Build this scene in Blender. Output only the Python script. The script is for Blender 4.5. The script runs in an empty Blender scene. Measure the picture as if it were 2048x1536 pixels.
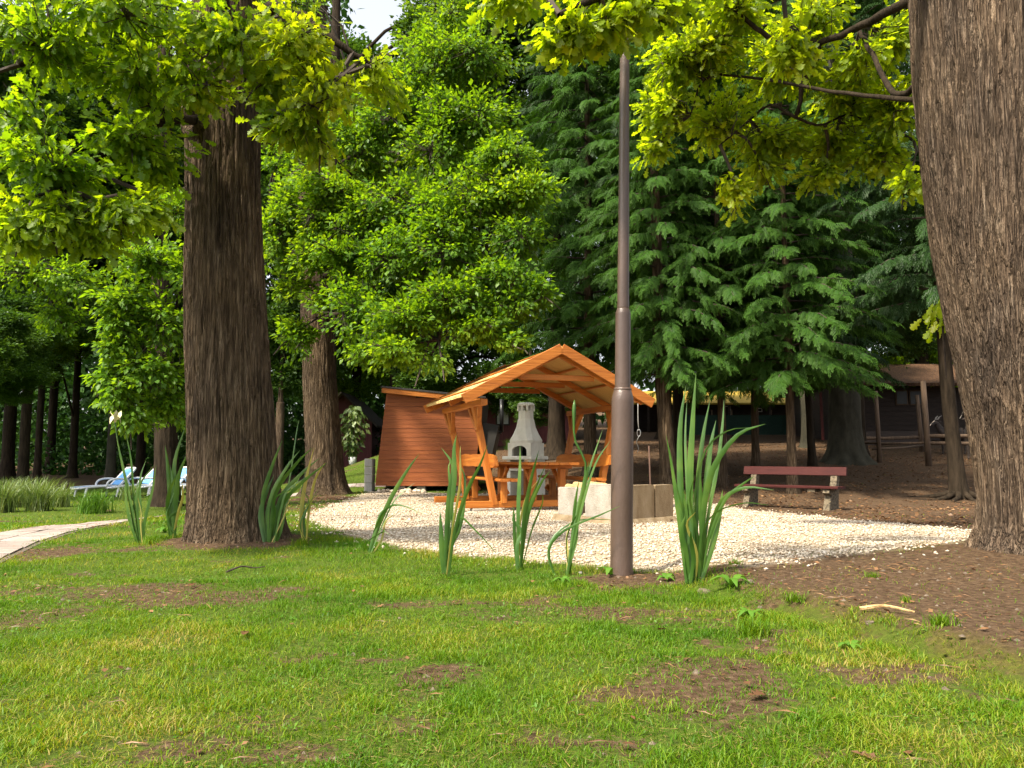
import bpy, bmesh, math, random
import numpy as np
from mathutils import Vector, Matrix

random.seed(7)
RNG = np.random.default_rng(7)
SC = bpy.context.scene
COL = SC.collection
R = math.radians

# ------------------------------------------------------------------ camera
F = 1577.0                      # focal length in pixels of a 2048 px wide frame
CAMZ = 0.75
PITCH = math.atan((915 - 768) / F)
cd = bpy.data.cameras.new('camera'); cam = bpy.data.objects.new('camera', cd); COL.objects.link(cam)
cd.sensor_width = 36.0; cd.lens = 36.0 * F / 2048.0
cd.clip_start = 0.05; cd.clip_end = 1000
cam.location = (0, 0, CAMZ); cam.rotation_euler = (math.pi / 2 + PITCH, 0, 0)
SC.camera = cam

# ------------------------------------------------------------------ light
SUN_EL = 55.0
SUN_H = Vector((-0.76, -0.65)).normalized()         # horizontal direction towards the sun
world = bpy.data.worlds.new('World'); SC.world = world; world.use_nodes = True
wn = world.node_tree.nodes; wl = world.node_tree.links
bg = wn['Background']; sky = wn.new('ShaderNodeTexSky')
sky.sky_type = 'NISHITA'; sky.sun_disc = False
sky.sun_elevation = R(SUN_EL); sky.sun_rotation = math.atan2(SUN_H.x, SUN_H.y)
sky.air_density = 1.0; sky.dust_density = 4.0; sky.ozone_density = 0.6
hs = wn.new('ShaderNodeHueSaturation'); hs.inputs['Saturation'].default_value = 0.30      # milky, thinly clouded sky
wl.new(sky.outputs[0], hs.inputs['Color']); wl.new(hs.outputs[0], bg.inputs[0]); bg.inputs[1].default_value = 0.15
sd = bpy.data.lights.new('sun', 'SUN'); sun = bpy.data.objects.new('sun', sd); COL.objects.link(sun)
sd.energy = 4.0; sd.angle = R(4.0); sd.color = (1.0, 0.90, 0.72)
tosun = Vector((SUN_H.x * math.cos(R(SUN_EL)), SUN_H.y * math.cos(R(SUN_EL)), math.sin(R(SUN_EL))))
sun.rotation_euler = tosun.to_track_quat('Z', 'Y').to_euler(); sun.location = (-10, -8, 20)

SC.view_settings.view_transform = 'Standard'; SC.view_settings.look = 'None'
SC.view_settings.exposure = 1.42; SC.view_settings.gamma = 1.0
SC.view_settings.use_curve_mapping = False
SC.render.engine = 'CYCLES'
cy = SC.cycles
cy.max_bounces = 7; cy.diffuse_bounces = 3; cy.glossy_bounces = 2; cy.transmission_bounces = 5
cy.transparent_max_bounces = 4; cy.use_denoising = True
cy.caustics_reflective = False; cy.caustics_refractive = False

# ------------------------------------------------------------------ numeric helpers
def sst(x, a, b):
    t = np.clip((np.asarray(x, float) - a) / (b - a), 0, 1)
    return t * t * (3 - 2 * t)

def _hash(ix, iy, iz, seed):
    h = (ix.astype(np.int64) * 374761393 + iy.astype(np.int64) * 668265263 + iz.astype(np.int64) * 2147483647 + seed * 974711) & 0xffffffff
    h = ((h ^ (h >> 13)) * 1274126177) & 0xffffffff
    h = ((h ^ (h >> 16)) * 2246822519) & 0xffffffff
    return ((h ^ (h >> 15)) & 0xffffff) / float(0xffffff)

def noise3(x, y, z, seed=0):
    x, y, z = np.broadcast_arrays(np.asarray(x, float), np.asarray(y, float), np.asarray(z, float))
    ix, iy, iz = np.floor(x), np.floor(y), np.floor(z)
    fx, fy, fz = x - ix, y - iy, z - iz
    fx = fx * fx * (3 - 2 * fx); fy = fy * fy * (3 - 2 * fy); fz = fz * fz * (3 - 2 * fz)
    r = 0
    for a in (0, 1):
        for b in (0, 1):
            for c in (0, 1):
                w = (fx if a else 1 - fx) * (fy if b else 1 - fy) * (fz if c else 1 - fz)
                r = r + w * _hash(ix + a, iy + b, iz + c, seed)
    return r

def noise2(x, y, seed=0):
    return noise3(x, y, np.zeros_like(np.asarray(x, float)), seed)

def fbm2(x, y, seed=0, octv=3):
    r = 0; a = 0.5; s = 0
    for k in range(octv):
        r = r + a * noise2(np.asarray(x) * 2 ** k, np.asarray(y) * 2 ** k, seed + k * 17); s += a; a *= 0.5
    return r / s

# ------------------------------------------------------------------ terrain
BANK_A = np.array([1.05, 4.75]); BANK_B = np.array([1.80, 2.55])
def bank_dist(x, y):
    d = BANK_B - BANK_A; n = np.array([-d[1], d[0]]) / np.hypot(*d)
    return (np.asarray(x) - BANK_A[0]) * n[0] + (np.asarray(y) - BANK_A[1]) * n[1]

def ground_z(x, y):
    x = np.asarray(x, float); y = np.asarray(y, float)
    wl_ = sst(x, -9.0, -4.5)
    y0 = 18.0 - 4.6 * sst(x, -0.5, 3.2)
    t = np.maximum(y - y0, 0)
    hill = 0.095 * t * t / (t + 1.2)
    hill = np.where(t > 12, hill - 0.03 * (t - 12), hill)
    z = hill * wl_
    z = z + (1 - wl_) * 0.03 * np.maximum(y - 25, 0)
    z = z - 0.06 * sst(y, 7.5, 11) * wl_
    z = z - 0.40 * (1 - sst(x, -7.5, -3.8)) * sst(y, 6.5, 16)
    s = bank_dist(x, y)
    near = (1 - sst(y, 5.0, 7.0)) * sst(y, 0.5, 1.6)
    z = z + 0.075 * sst(s + 0.12 * (fbm2(x * 3, y * 3, 5) - .5), -0.06, 0.07) * near * sst(x, 0.9, 1.35)
    z = z + 0.10 * np.exp(-((x - 3.75) ** 2 + (y - 5.9) ** 2) / 1.0)
    z = z + 0.07 * np.exp(-((x + 2.4) ** 2 + (y - 7.0) ** 2) / 0.9)
    z = z + 0.03 * (fbm2(x * 0.8, y * 0.8, 3) - .5) + 0.012 * (noise2(x * 5, y * 5, 9) - .5)
    return z

cp, sp = math.cos(PITCH), math.sin(PITCH)
def ray(px, py):
    u = (px - 1024) / F; v = (768 - py) / F
    return np.array([u, cp - v * sp, sp + v * cp])
def at(px, py, D):
    d = ray(px, py); d = d * (D / d[1])
    return Vector((d[0], D, CAMZ + d[2]))
def G(px, py):
    d = ray(px, py); d = d / d[1]
    Ds = np.concatenate([np.arange(1, 20, 0.02), np.arange(20, 90, 0.1)])
    zz = CAMZ + d[2] * Ds - ground_z(d[0] * Ds, Ds)
    k = np.argmax(zz < 0) if (zz < 0).any() else len(Ds) - 1
    D = Ds[k]
    return Vector((d[0] * D, D, float(ground_z(d[0] * D, D))))
def gz(x, y): return float(ground_z(x, y))

# ------------------------------------------------------------------ materials
def new_mat(name):
    m = bpy.data.materials.new(name); m.use_nodes = True
    nt = m.node_tree; nt.nodes.clear()
    out = nt.nodes.new('ShaderNodeOutputMaterial')
    return m, nt, nt.nodes, nt.links, out

def ramp(nodes, stops):
    r = nodes.new('ShaderNodeValToRGB'); e = r.color_ramp.elements
    while len(e) < len(stops): e.new(0.5)
    for el, (p, c) in zip(e, stops): el.position = p; el.color = (*c, 1)
    return r

def mat(name, stops, rough=0.7, scale=(6, 6, 6), detail=6, bump=0.0, bump_scale=None, spec=0.4, coord='Object', metallic=0.0, vary=0.0):
    """procedural material: noise -> colour ramp, noise bump"""
    m, nt, N, L, out = new_mat(name)
    b = N.new('ShaderNodeBsdfPrincipled'); L.new(b.outputs[0], out.inputs[0])
    tc = N.new('ShaderNodeTexCoord'); mp = N.new('ShaderNodeMapping'); L.new(tc.outputs[coord], mp.inputs[0])
    mp.inputs['Scale'].default_value = scale
    n = N.new('ShaderNodeTexNoise'); n.inputs['Scale'].default_value = 1.0; n.inputs['Detail'].default_value = detail; n.inputs['Roughness'].default_value = 0.65
    L.new(mp.outputs[0], n.inputs[0])
    r = ramp(N, stops); L.new(n.outputs[0], r.inputs[0])
    if vary:
        oi = N.new('ShaderNodeObjectInfo'); hv = N.new('ShaderNodeHueSaturation'); mr = N.new('ShaderNodeMapRange'); L.new(oi.outputs['Random'], mr.inputs[0])
        mr.inputs[3].default_value = 1 - vary; mr.inputs[4].default_value = 1 + vary * .8; L.new(mr.outputs[0], hv.inputs['Value']); L.new(r.outputs[0], hv.inputs['Color']); L.new(hv.outputs[0], b.inputs['Base Color'])
    else: L.new(r.outputs[0], b.inputs['Base Color'])
    b.inputs['Roughness'].default_value = rough; b.inputs['Specular IOR Level'].default_value = spec; b.inputs['Metallic'].default_value = metallic
    if bump:
        n2 = N.new('ShaderNodeTexNoise'); n2.inputs['Detail'].default_value = 5
        mp2 = N.new('ShaderNodeMapping'); L.new(tc.outputs[coord], mp2.inputs[0]); mp2.inputs['Scale'].default_value = bump_scale or tuple(s * 3 for s in scale)
        n2.inputs['Scale'].default_value = 1.0; L.new(mp2.outputs[0], n2.inputs[0])
        bp = N.new('ShaderNodeBump'); bp.inputs['Strength'].default_value = bump; bp.inputs['Distance'].default_value = 0.02
        L.new(n2.outputs[0], bp.inputs['Height']); L.new(bp.outputs[0], b.inputs['Normal'])
    return m

def leaf_mat(name, stops, trans, tfac=0.45, gloss=0.06, rough=0.45, clump=0.6, tip=None, contrast=1.1):
    """leaf: diffuse + translucent + a little gloss, colour by leaf and by clump"""
    m, nt, N, L, out = new_mat(name)
    geo = N.new('ShaderNodeNewGeometry'); tc = N.new('ShaderNodeTexCoord')
    n = N.new('ShaderNodeTexNoise'); n.inputs['Scale'].default_value = clump; n.inputs['Detail'].default_value = 2; L.new(tc.outputs['Object'], n.inputs[0])
    mix = N.new('ShaderNodeMath'); mix.operation = 'MULTIPLY_ADD'
    L.new(geo.outputs['Random Per Island'], mix.inputs[0]); mix.inputs[1].default_value = 0.55
    sc2 = N.new('ShaderNodeMath'); sc2.operation = 'MULTIPLY_ADD'; L.new(n.outputs[0], sc2.inputs[0]); sc2.inputs[1].default_value = contrast; sc2.inputs[2].default_value = 0.22 - contrast / 2
    L.new(sc2.outputs[0], mix.inputs[2])
    r = ramp(N, stops); L.new(mix.outputs[0], r.inputs[0])
    col = r.outputs[0]
    if tip:
        a = N.new('ShaderNodeAttribute'); a.attribute_name = 'tip'
        mx = N.new('ShaderNodeMix'); mx.data_type = 'RGBA'; L.new(a.outputs['Fac'], mx.inputs[0])
        L.new(col, mx.inputs[6]); mx.inputs[7].default_value = (*tip, 1); col = mx.outputs[2]
    d = N.new('ShaderNodeBsdfDiffuse'); L.new(col, d.inputs[0])
    t = N.new('ShaderNodeBsdfTranslucent')
    mm = N.new('ShaderNodeMix'); mm.data_type = 'RGBA'; mm.blend_type = 'MULTIPLY'; mm.inputs[0].default_value = 1.0
    L.new(col, mm.inputs[6]); mm.inputs[7].default_value = (*trans, 1); L.new(mm.outputs[2], t.inputs[0])
    s1 = N.new('ShaderNodeMixShader'); s1.inputs[0].default_value = tfac; L.new(d.outputs[0], s1.inputs[1]); L.new(t.outputs[0], s1.inputs[2])
    g = N.new('ShaderNodeBsdfGlossy'); g.inputs['Roughness'].default_value = rough; g.inputs[0].default_value = (0.9, 0.95, 0.9, 1)
    s2 = N.new('ShaderNodeMixShader'); s2.inputs[0].default_value = gloss; L.new(s1.outputs[0], s2.inputs[1]); L.new(g.outputs[0], s2.inputs[2])
    L.new(s2.outputs[0], out.inputs[0])
    return m

M = {}
TR = (2.6, 2.2, 0.40)
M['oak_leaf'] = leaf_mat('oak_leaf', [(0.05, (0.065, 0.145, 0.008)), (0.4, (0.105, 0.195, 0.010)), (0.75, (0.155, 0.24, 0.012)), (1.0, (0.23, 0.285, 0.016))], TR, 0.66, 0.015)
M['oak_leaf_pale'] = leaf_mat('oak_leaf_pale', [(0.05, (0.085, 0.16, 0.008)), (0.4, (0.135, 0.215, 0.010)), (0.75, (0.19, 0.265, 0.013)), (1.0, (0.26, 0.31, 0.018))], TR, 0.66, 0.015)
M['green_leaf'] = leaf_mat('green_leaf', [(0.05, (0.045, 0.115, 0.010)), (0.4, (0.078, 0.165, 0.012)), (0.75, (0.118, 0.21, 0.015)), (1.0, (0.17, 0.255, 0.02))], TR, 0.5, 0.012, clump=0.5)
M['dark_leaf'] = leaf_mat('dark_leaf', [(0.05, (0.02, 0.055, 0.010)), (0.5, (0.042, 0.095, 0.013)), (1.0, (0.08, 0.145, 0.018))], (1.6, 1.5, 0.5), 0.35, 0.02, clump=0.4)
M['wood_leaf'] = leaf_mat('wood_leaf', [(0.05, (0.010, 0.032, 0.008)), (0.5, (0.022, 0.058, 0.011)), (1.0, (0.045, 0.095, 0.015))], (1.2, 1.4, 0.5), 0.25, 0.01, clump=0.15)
M['fir'] = leaf_mat('fir', [(0.05, (0.010, 0.034, 0.006)), (0.5, (0.019, 0.056, 0.009)), (1.0, (0.034, 0.082, 0.012))], (1.3, 1.4, 0.4), 0.28, 0.006, rough=0.5, clump=0.9, tip=(0.070, 0.150, 0.018))
M['fir_shaded'] = leaf_mat('fir_shaded', [(0.05, (0.008, 0.024, 0.006)), (0.5, (0.014, 0.038, 0.009)), (1.0, (0.024, 0.054, 0.012))], (1.1, 1.3, 0.5), 0.2, 0.01, clump=0.9, tip=(0.030, 0.065, 0.014))  # fir again in darker greens: shade on these conifers put into the colour
M['iris'] = leaf_mat('iris', [(0.0, (0.028, 0.085, 0.014)), (0.5, (0.055, 0.130, 0.019)), (1.0, (0.125, 0.205, 0.032))], (1.7, 1.6, 0.5), 0.38, 0.035, rough=0.38, clump=5, contrast=1.8)
M['iris_yellow'] = leaf_mat('iris_yellow', [(0.0, (0.10, 0.16, 0.03)), (0.5, (0.34, 0.30, 0.05)), (1.0, (0.50, 0.32, 0.08))], (1.4, 1.3, 0.6), 0.3, 0.06, clump=5)
M['grass'] = leaf_mat('grass', [(0.0, (0.034, 0.100, 0.004)), (0.38, (0.068, 0.152, 0.005)), (0.62, (0.118, 0.195, 0.008)), (0.84, (0.20, 0.22, 0.018)), (1.0, (0.30, 0.23, 0.07))], (1.6, 1.5, 0.5), 0.40, 0.008, clump=1.1, contrast=2.0)
M['tall_grass'] = leaf_mat('tall_grass', [(0.0, (0.06, 0.12, 0.025)), (0.5, (0.12, 0.18, 0.04)), (1.0, (0.26, 0.28, 0.11))], (1.4, 1.4, 0.6), 0.35, 0.04, clump=2)
M['litter'] = leaf_mat('litter', [(0.0, (0.05, 0.024, 0.012)), (0.45, (0.12, 0.058, 0.026)), (0.8, (0.22, 0.115, 0.05)), (1.0, (0.38, 0.25, 0.13))], (1.0, 0.8, 0.5), 0.15, 0.04, clump=1.0)
M['straw'] = leaf_mat('straw', [(0.0, (0.075, 0.05, 0.017)), (0.4, (0.13, 0.115, 0.026)), (0.75, (0.21, 0.165, 0.055)), (1.0, (0.31, 0.235, 0.11))], (1.1, 1.0, 0.6), 0.2, 0.01, clump=2)
M['weed'] = leaf_mat('weed', [(0.0, (0.04, 0.11, 0.014)), (0.5, (0.075, 0.165, 0.018)), (1.0, (0.13, 0.22, 0.025))], (1.4, 1.5, 0.5), 0.3, 0.012, clump=4)
M['petal'] = mat('petal', [(0.3, (0.75, 0.62, 0.12)), (0.7, (0.85, 0.84, 0.75))], 0.5, (30, 30, 30))

def bark_mat(name, stops, fs=(34, 34, 4.2), dist=0.03):
    m, nt, N, L, out = new_mat(name)
    b = N.new('ShaderNodeBsdfPrincipled'); L.new(b.outputs[0], out.inputs[0]); b.inputs['Roughness'].default_value = 0.92; b.inputs['Specular IOR Level'].default_value = 0.12
    tc = N.new('ShaderNodeTexCoord')
    def nz(scale, det, off=0.0):
        mp = N.new('ShaderNodeMapping'); L.new(tc.outputs['Object'], mp.inputs[0]); mp.inputs['Scale'].default_value = scale; mp.inputs['Location'].default_value = (off, off * 2, off)
        n = N.new('ShaderNodeTexNoise'); n.inputs['Scale'].default_value = 1.0; n.inputs['Detail'].default_value = det; n.inputs['Roughness'].default_value = 0.6; n.inputs['Distortion'].default_value = 0.25
        L.new(mp.outputs[0], n.inputs[0]); return n.outputs[0]
    r = ramp(N, stops); L.new(nz((44, 44, 3.0), 8, 3.3), r.inputs[0])
    r2 = ramp(N, [(0.3, (0.62, 0.62, 0.66)), (0.7, (1.25, 1.2, 1.12))]); L.new(nz((2.5, 2.5, 1.1), 4, 9.1), r2.inputs[0])
    mm = N.new('ShaderNodeMix'); mm.data_type = 'RGBA'; mm.blend_type = 'MULTIPLY'; mm.inputs[0].default_value = 1; L.new(r.outputs[0], mm.inputs[6]); L.new(r2.outputs[0], mm.inputs[7])
    L.new(mm.outputs[2], b.inputs['Base Color'])
    f = N.new('ShaderNodeMath'); f.operation = 'SUBTRACT'; L.new(nz(fs, 2.5), f.inputs[0]); f.inputs[1].default_value = 0.5
    a = N.new('ShaderNodeMath'); a.operation = 'ABSOLUTE'; L.new(f.outputs[0], a.inputs[0])
    c = ramp(N, [(0.0, (0, 0, 0)), (0.09, (.75, .75, .75)), (0.25, (1, 1, 1))]); L.new(a.outputs[0], c.inputs[0])
    s = N.new('ShaderNodeMath'); s.operation = 'MULTIPLY_ADD'; L.new(nz((70, 70, 30), 5, 1.7), s.inputs[0]); s.inputs[1].default_value = 0.45; L.new(c.outputs[0], s.inputs[2])
    bp = N.new('ShaderNodeBump'); bp.inputs['Strength'].default_value = 1.0; bp.inputs['Distance'].default_value = dist; L.new(s.outputs[0], bp.inputs['Height']); L.new(bp.outputs[0], b.inputs['Normal'])
    return m
M['bark'] = bark_mat('bark', [(0.32, (0.040, 0.027, 0.016)), (0.5, (0.105, 0.073, 0.045)), (0.68, (0.20, 0.150, 0.100))], (36, 36, 2.0), 0.045)
M['bark_brown'] = bark_mat('bark_brown', [(0.32, (0.055, 0.038, 0.024)), (0.5, (0.130, 0.092, 0.062)), (0.70, (0.225, 0.172, 0.122))], (40, 40, 2.2), 0.045)
M['bark_dark'] = mat('bark_dark', [(0.3, (0.010, 0.0075, 0.005)), (0.7, (0.040, 0.029, 0.019))], 0.95, (14, 14, 2.4), 8, 0.8, (50, 50, 9), spec=0.08)
M['bark_grey'] = mat('bark_grey', [(0.3, (0.022, 0.021, 0.015)), (0.7, (0.058, 0.053, 0.036))], 0.9, (4, 4, 2), 8, 0.5, (24, 24, 14), spec=0.1)
M['twig'] = mat('twig', [(0.3, (0.02, 0.014, 0.01)), (0.7, (0.06, 0.042, 0.03))], 0.9, (20, 20, 20))

WOOD = [(0.28, (0.22, 0.062, 0.010)), (0.45, (0.36, 0.112, 0.014)), (0.6, (0.43, 0.145, 0.020)), (0.78, (0.52, 0.21, 0.038))]
def wood(name, scale, stops=WOOD): return mat(name, stops, 0.5, scale, 9, 0.35, tuple(s * 2 for s in scale), spec=0.35, vary=.22)
M['wood_x'] = wood('stained_wood_x', (1.5, 22, 22)); M['wood_y'] = wood('stained_wood_y', (22, 1.5, 22)); M['wood_z'] = wood('stained_wood_z', (22, 22, 1.5))
M['reed'] = mat('reed_mat', [(0.3, (0.42, 0.24, 0.07)), (0.55, (0.60, 0.39, 0.14)), (0.8, (0.74, 0.54, 0.24))], 0.8, (4, 160, 4), 4, 0.8, (6, 160, 6))
M['reed_top'] = mat('reed_top', [(0.3, (0.50, 0.31, 0.11)), (0.7, (0.72, 0.53, 0.26))], 0.8, (60, 3, 20), 4, 0.8, (110, 4, 20))
M['plank'] = mat('shed_plank', [(0.25, (0.20, 0.050, 0.012)), (0.55, (0.27, 0.074, 0.016)), (0.8, (0.34, 0.105, 0.023))], 0.6, (1.6, 10, 16), 8, 0.2, (3, 30, 60), vary=.10)
M['shadow_black'] = mat('shadow_black_board', [(0.3, (0.012, 0.011, 0.01)), (0.7, (0.03, 0.027, 0.024))], 0.6, (5, 5, 5))  # near-black colour carries the shadow of the shed's right side
M['black_metal'] = mat('black_metal', [(0.3, (0.012, 0.012, 0.013)), (0.7, (0.03, 0.03, 0.03))], 0.35, (9, 9, 9), spec=0.5)
M['felt'] = mat('roof_felt', [(0.3, (0.025, 0.024, 0.023)), (0.7, (0.06, 0.055, 0.05))], 0.95, (20, 20, 20), bump=0.4)
M['post'] = mat('lamp_paint', [(0.3, (0.055, 0.034, 0.024)), (0.7, (0.085, 0.054, 0.040))], 0.36, (12, 12, 4), 8, 0.15, (90, 90, 90), spec=0.5)
M['concrete'] = mat('concrete', [(0.25, (0.17, 0.145, 0.11)), (0.5, (0.30, 0.27, 0.225)), (0.8, (0.40, 0.37, 0.325))], 0.9, (5, 5, 3), 9, 0.4, (60, 60, 60), spec=0.2, vary=.12)
M['concrete_old'] = mat('concrete_stained', [(0.25, (0.12, 0.075, 0.035)), (0.5, (0.23, 0.17, 0.10)), (0.8, (0.34, 0.28, 0.20))], 0.9, (6, 6, 1.6), 9, 0.5, (50, 50, 50), spec=0.2)
M['grill'] = mat('grill_concrete', [(0.25, (0.52, 0.49, 0.40)), (0.5, (0.70, 0.67, 0.58)), (0.8, (0.78, 0.76, 0.68))], 0.85, (4, 4, 2), 8, 0.15, (60, 60, 60), spec=0.2)
M['soot'] = mat('soot', [(0.3, (0.004, 0.004, 0.004)), (0.7, (0.012, 0.011, 0.01))], 0.95, (9, 9, 9))
M['block'] = mat('cast_block', [(0.25, (0.28, 0.265, 0.24)), (0.75, (0.40, 0.38, 0.355))], 0.9, (14, 14, 14), 8, 0.3, spec=0.2)
M['slab'] = mat('paving_slab', [(0.25, (0.17, 0.135, 0.115)), (0.5, (0.26, 0.212, 0.185)), (0.8, (0.33, 0.285, 0.255))], 0.9, (7, 7, 7), 9, 0.4, (50, 50, 50), spec=0.15, vary=.18)
M['pebble'] = None
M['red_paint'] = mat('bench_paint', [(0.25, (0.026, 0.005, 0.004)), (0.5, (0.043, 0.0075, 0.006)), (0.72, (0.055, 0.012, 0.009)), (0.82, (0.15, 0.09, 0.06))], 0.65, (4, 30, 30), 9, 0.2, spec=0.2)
M['bench_leg'] = mat('bench_concrete', [(0.40, (0.02, 0.017, 0.012)), (0.5, (0.11, 0.085, 0.052)), (0.8, (0.20, 0.165, 0.115))], 0.9, (26, 26, 26), 8, 0.5)
M['white_plastic'] = mat('white_plastic', [(0.3, (0.58, 0.58, 0.58)), (0.7, (0.66, 0.66, 0.66))], 0.4, (5, 5, 5))
M['blue_mesh'] = mat('blue_fabric', [(0.3, (0.09, 0.27, 0.58)), (0.7, (0.14, 0.36, 0.68))], 0.7, (40, 40, 40))
M['cabin'] = mat('cabin_wall', [(0.3, (0.075, 0.016, 0.017)), (0.7, (0.12, 0.03, 0.028))], 0.75, (20, 20, 2), 5, 0.2)
M['cabin_roof'] = mat('cabin_roof', [(0.3, (0.26, 0.20, 0.15)), (0.6, (0.44, 0.37, 0.29))], 0.9, (8, 8, 8), 8, 0.4)
M['yellow_roof'] = mat('yellow_roof', [(0.3, (0.30, 0.20, 0.02)), (0.7, (0.44, 0.31, 0.05))], 0.7, (3, 3, 3))
M['dark_wood'] = mat('dark_wood', [(0.3, (0.018, 0.012, 0.010)), (0.7, (0.045, 0.03, 0.022))], 0.8, (3, 3, 20), 6, 0.2)
M['weathered'] = mat('weathered_pole', [(0.3, (0.05, 0.030, 0.018)), (0.7, (0.13, 0.085, 0.052))], 0.9, (20, 20, 2), 6, 0.4)
M['leafy_roof'] = mat('litter_roof', [(0.35, (0.022, 0.010, 0.005)), (0.5, (0.07, 0.032, 0.014)), (0.65, (0.15, 0.08, 0.036))], 0.95, (16, 16, 16), 9, 0.8)
M['glass'] = mat('window_glass', [(0.3, (0.25, 0.28, 0.29)), (0.7, (0.55, 0.57, 0.56))], 0.12, (2, 2, 2), spec=0.7)
M['dark_glass'] = mat('dark_glass', [(0.3, (0.01, 0.012, 0.012)), (0.7, (0.03, 0.033, 0.033))], 0.35, (2, 2, 2), spec=0.3)
M['white_paint'] = mat('white_paint', [(0.3, (0.6, 0.6, 0.58)), (0.7, (0.75, 0.75, 0.73))], 0.6, (5, 5, 5))
M['green_net'] = mat('green_net', [(0.3, (0.010, 0.032, 0.024)), (0.7, (0.018, 0.055, 0.040))], 0.8, (20, 20, 20))
M['brick'] = mat('red_brick', [(0.3, (0.33, 0.075, 0.035)), (0.7, (0.46, 0.13, 0.06))], 0.9, (20, 20, 20))
M['stone'] = mat('rubble_stone', [(0.3, (0.36, 0.28, 0.19)), (0.7, (0.60, 0.52, 0.42))], 0.9, (9, 9, 9), 8, 0.4)
M['bank_stone'] = mat('bank_stone', [(0.3, (0.05, 0.036, 0.024)), (0.7, (0.15, 0.115, 0.082))], 0.9, (30, 30, 30), 8, 0.4)
M['log'] = mat('cut_log', [(0.3, (0.22, 0.13, 0.05)), (0.7, (0.48, 0.33, 0.15))], 0.85, (25, 25, 25), 6, 0.4)
M['goat_dark'] = mat('goat_dark_coat', [(0.35, (0.012, 0.009, 0.008)), (0.7, (0.04, 0.026, 0.018))], 0.8, (14, 14, 14))
M['goat_face'] = mat('goat_pale_face', [(0.35, (0.45, 0.30, 0.17)), (0.6, (0.70, 0.60, 0.47))], 0.8, (14, 14, 14))
M['horn'] = mat('horn', [(0.3, (0.08, 0.07, 0.06)), (0.7, (0.20, 0.18, 0.155))], 0.6, (20, 20, 20))
M['rope'] = mat('rope', [(0.3, (0.12, 0.12, 0.11)), (0.7, (0.30, 0.29, 0.27))], 0.8, (20, 20, 20))
M['steel'] = mat('steel', [(0.3, (0.45, 0.46, 0.47)), (0.7, (0.6, 0.6, 0.6))], 0.3, (9, 9, 9), metallic=0.9)
M['rust'] = mat('rusty_iron', [(0.3, (0.055, 0.03, 0.022)), (0.7, (0.13, 0.07, 0.045))], 0.8, (25, 25, 6))
M['moss'] = mat('moss', [(0.3, (0.045, 0.045, 0.012)), (0.55, (0.085, 0.085, 0.018)), (0.8, (0.14, 0.11, 0.035))], 0.95, (30, 30, 30), 8, 0.8)

def pebble_mat():
    m, nt, N, L, out = new_mat('pebble')
    b = N.new('ShaderNodeBsdfPrincipled'); L.new(b.outputs[0], out.inputs[0])
    g = N.new('ShaderNodeNewGeometry')
    r = ramp(N, [(0.0, (0.15, 0.09, 0.05)), (0.07, (0.29, 0.215, 0.14)), (0.25, (0.39, 0.32, 0.232)), (0.8, (0.47, 0.40, 0.31)), (1.0, (0.56, 0.50, 0.415))])
    L.new(g.outputs['Random Per Island'], r.inputs[0]); L.new(r.outputs[0], b.inputs['Base Color'])
    b.inputs['Roughness'].default_value = 0.8; b.inputs['Specular IOR Level'].default_value = 0.25
    return m
M['pebble'] = pebble_mat()

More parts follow.
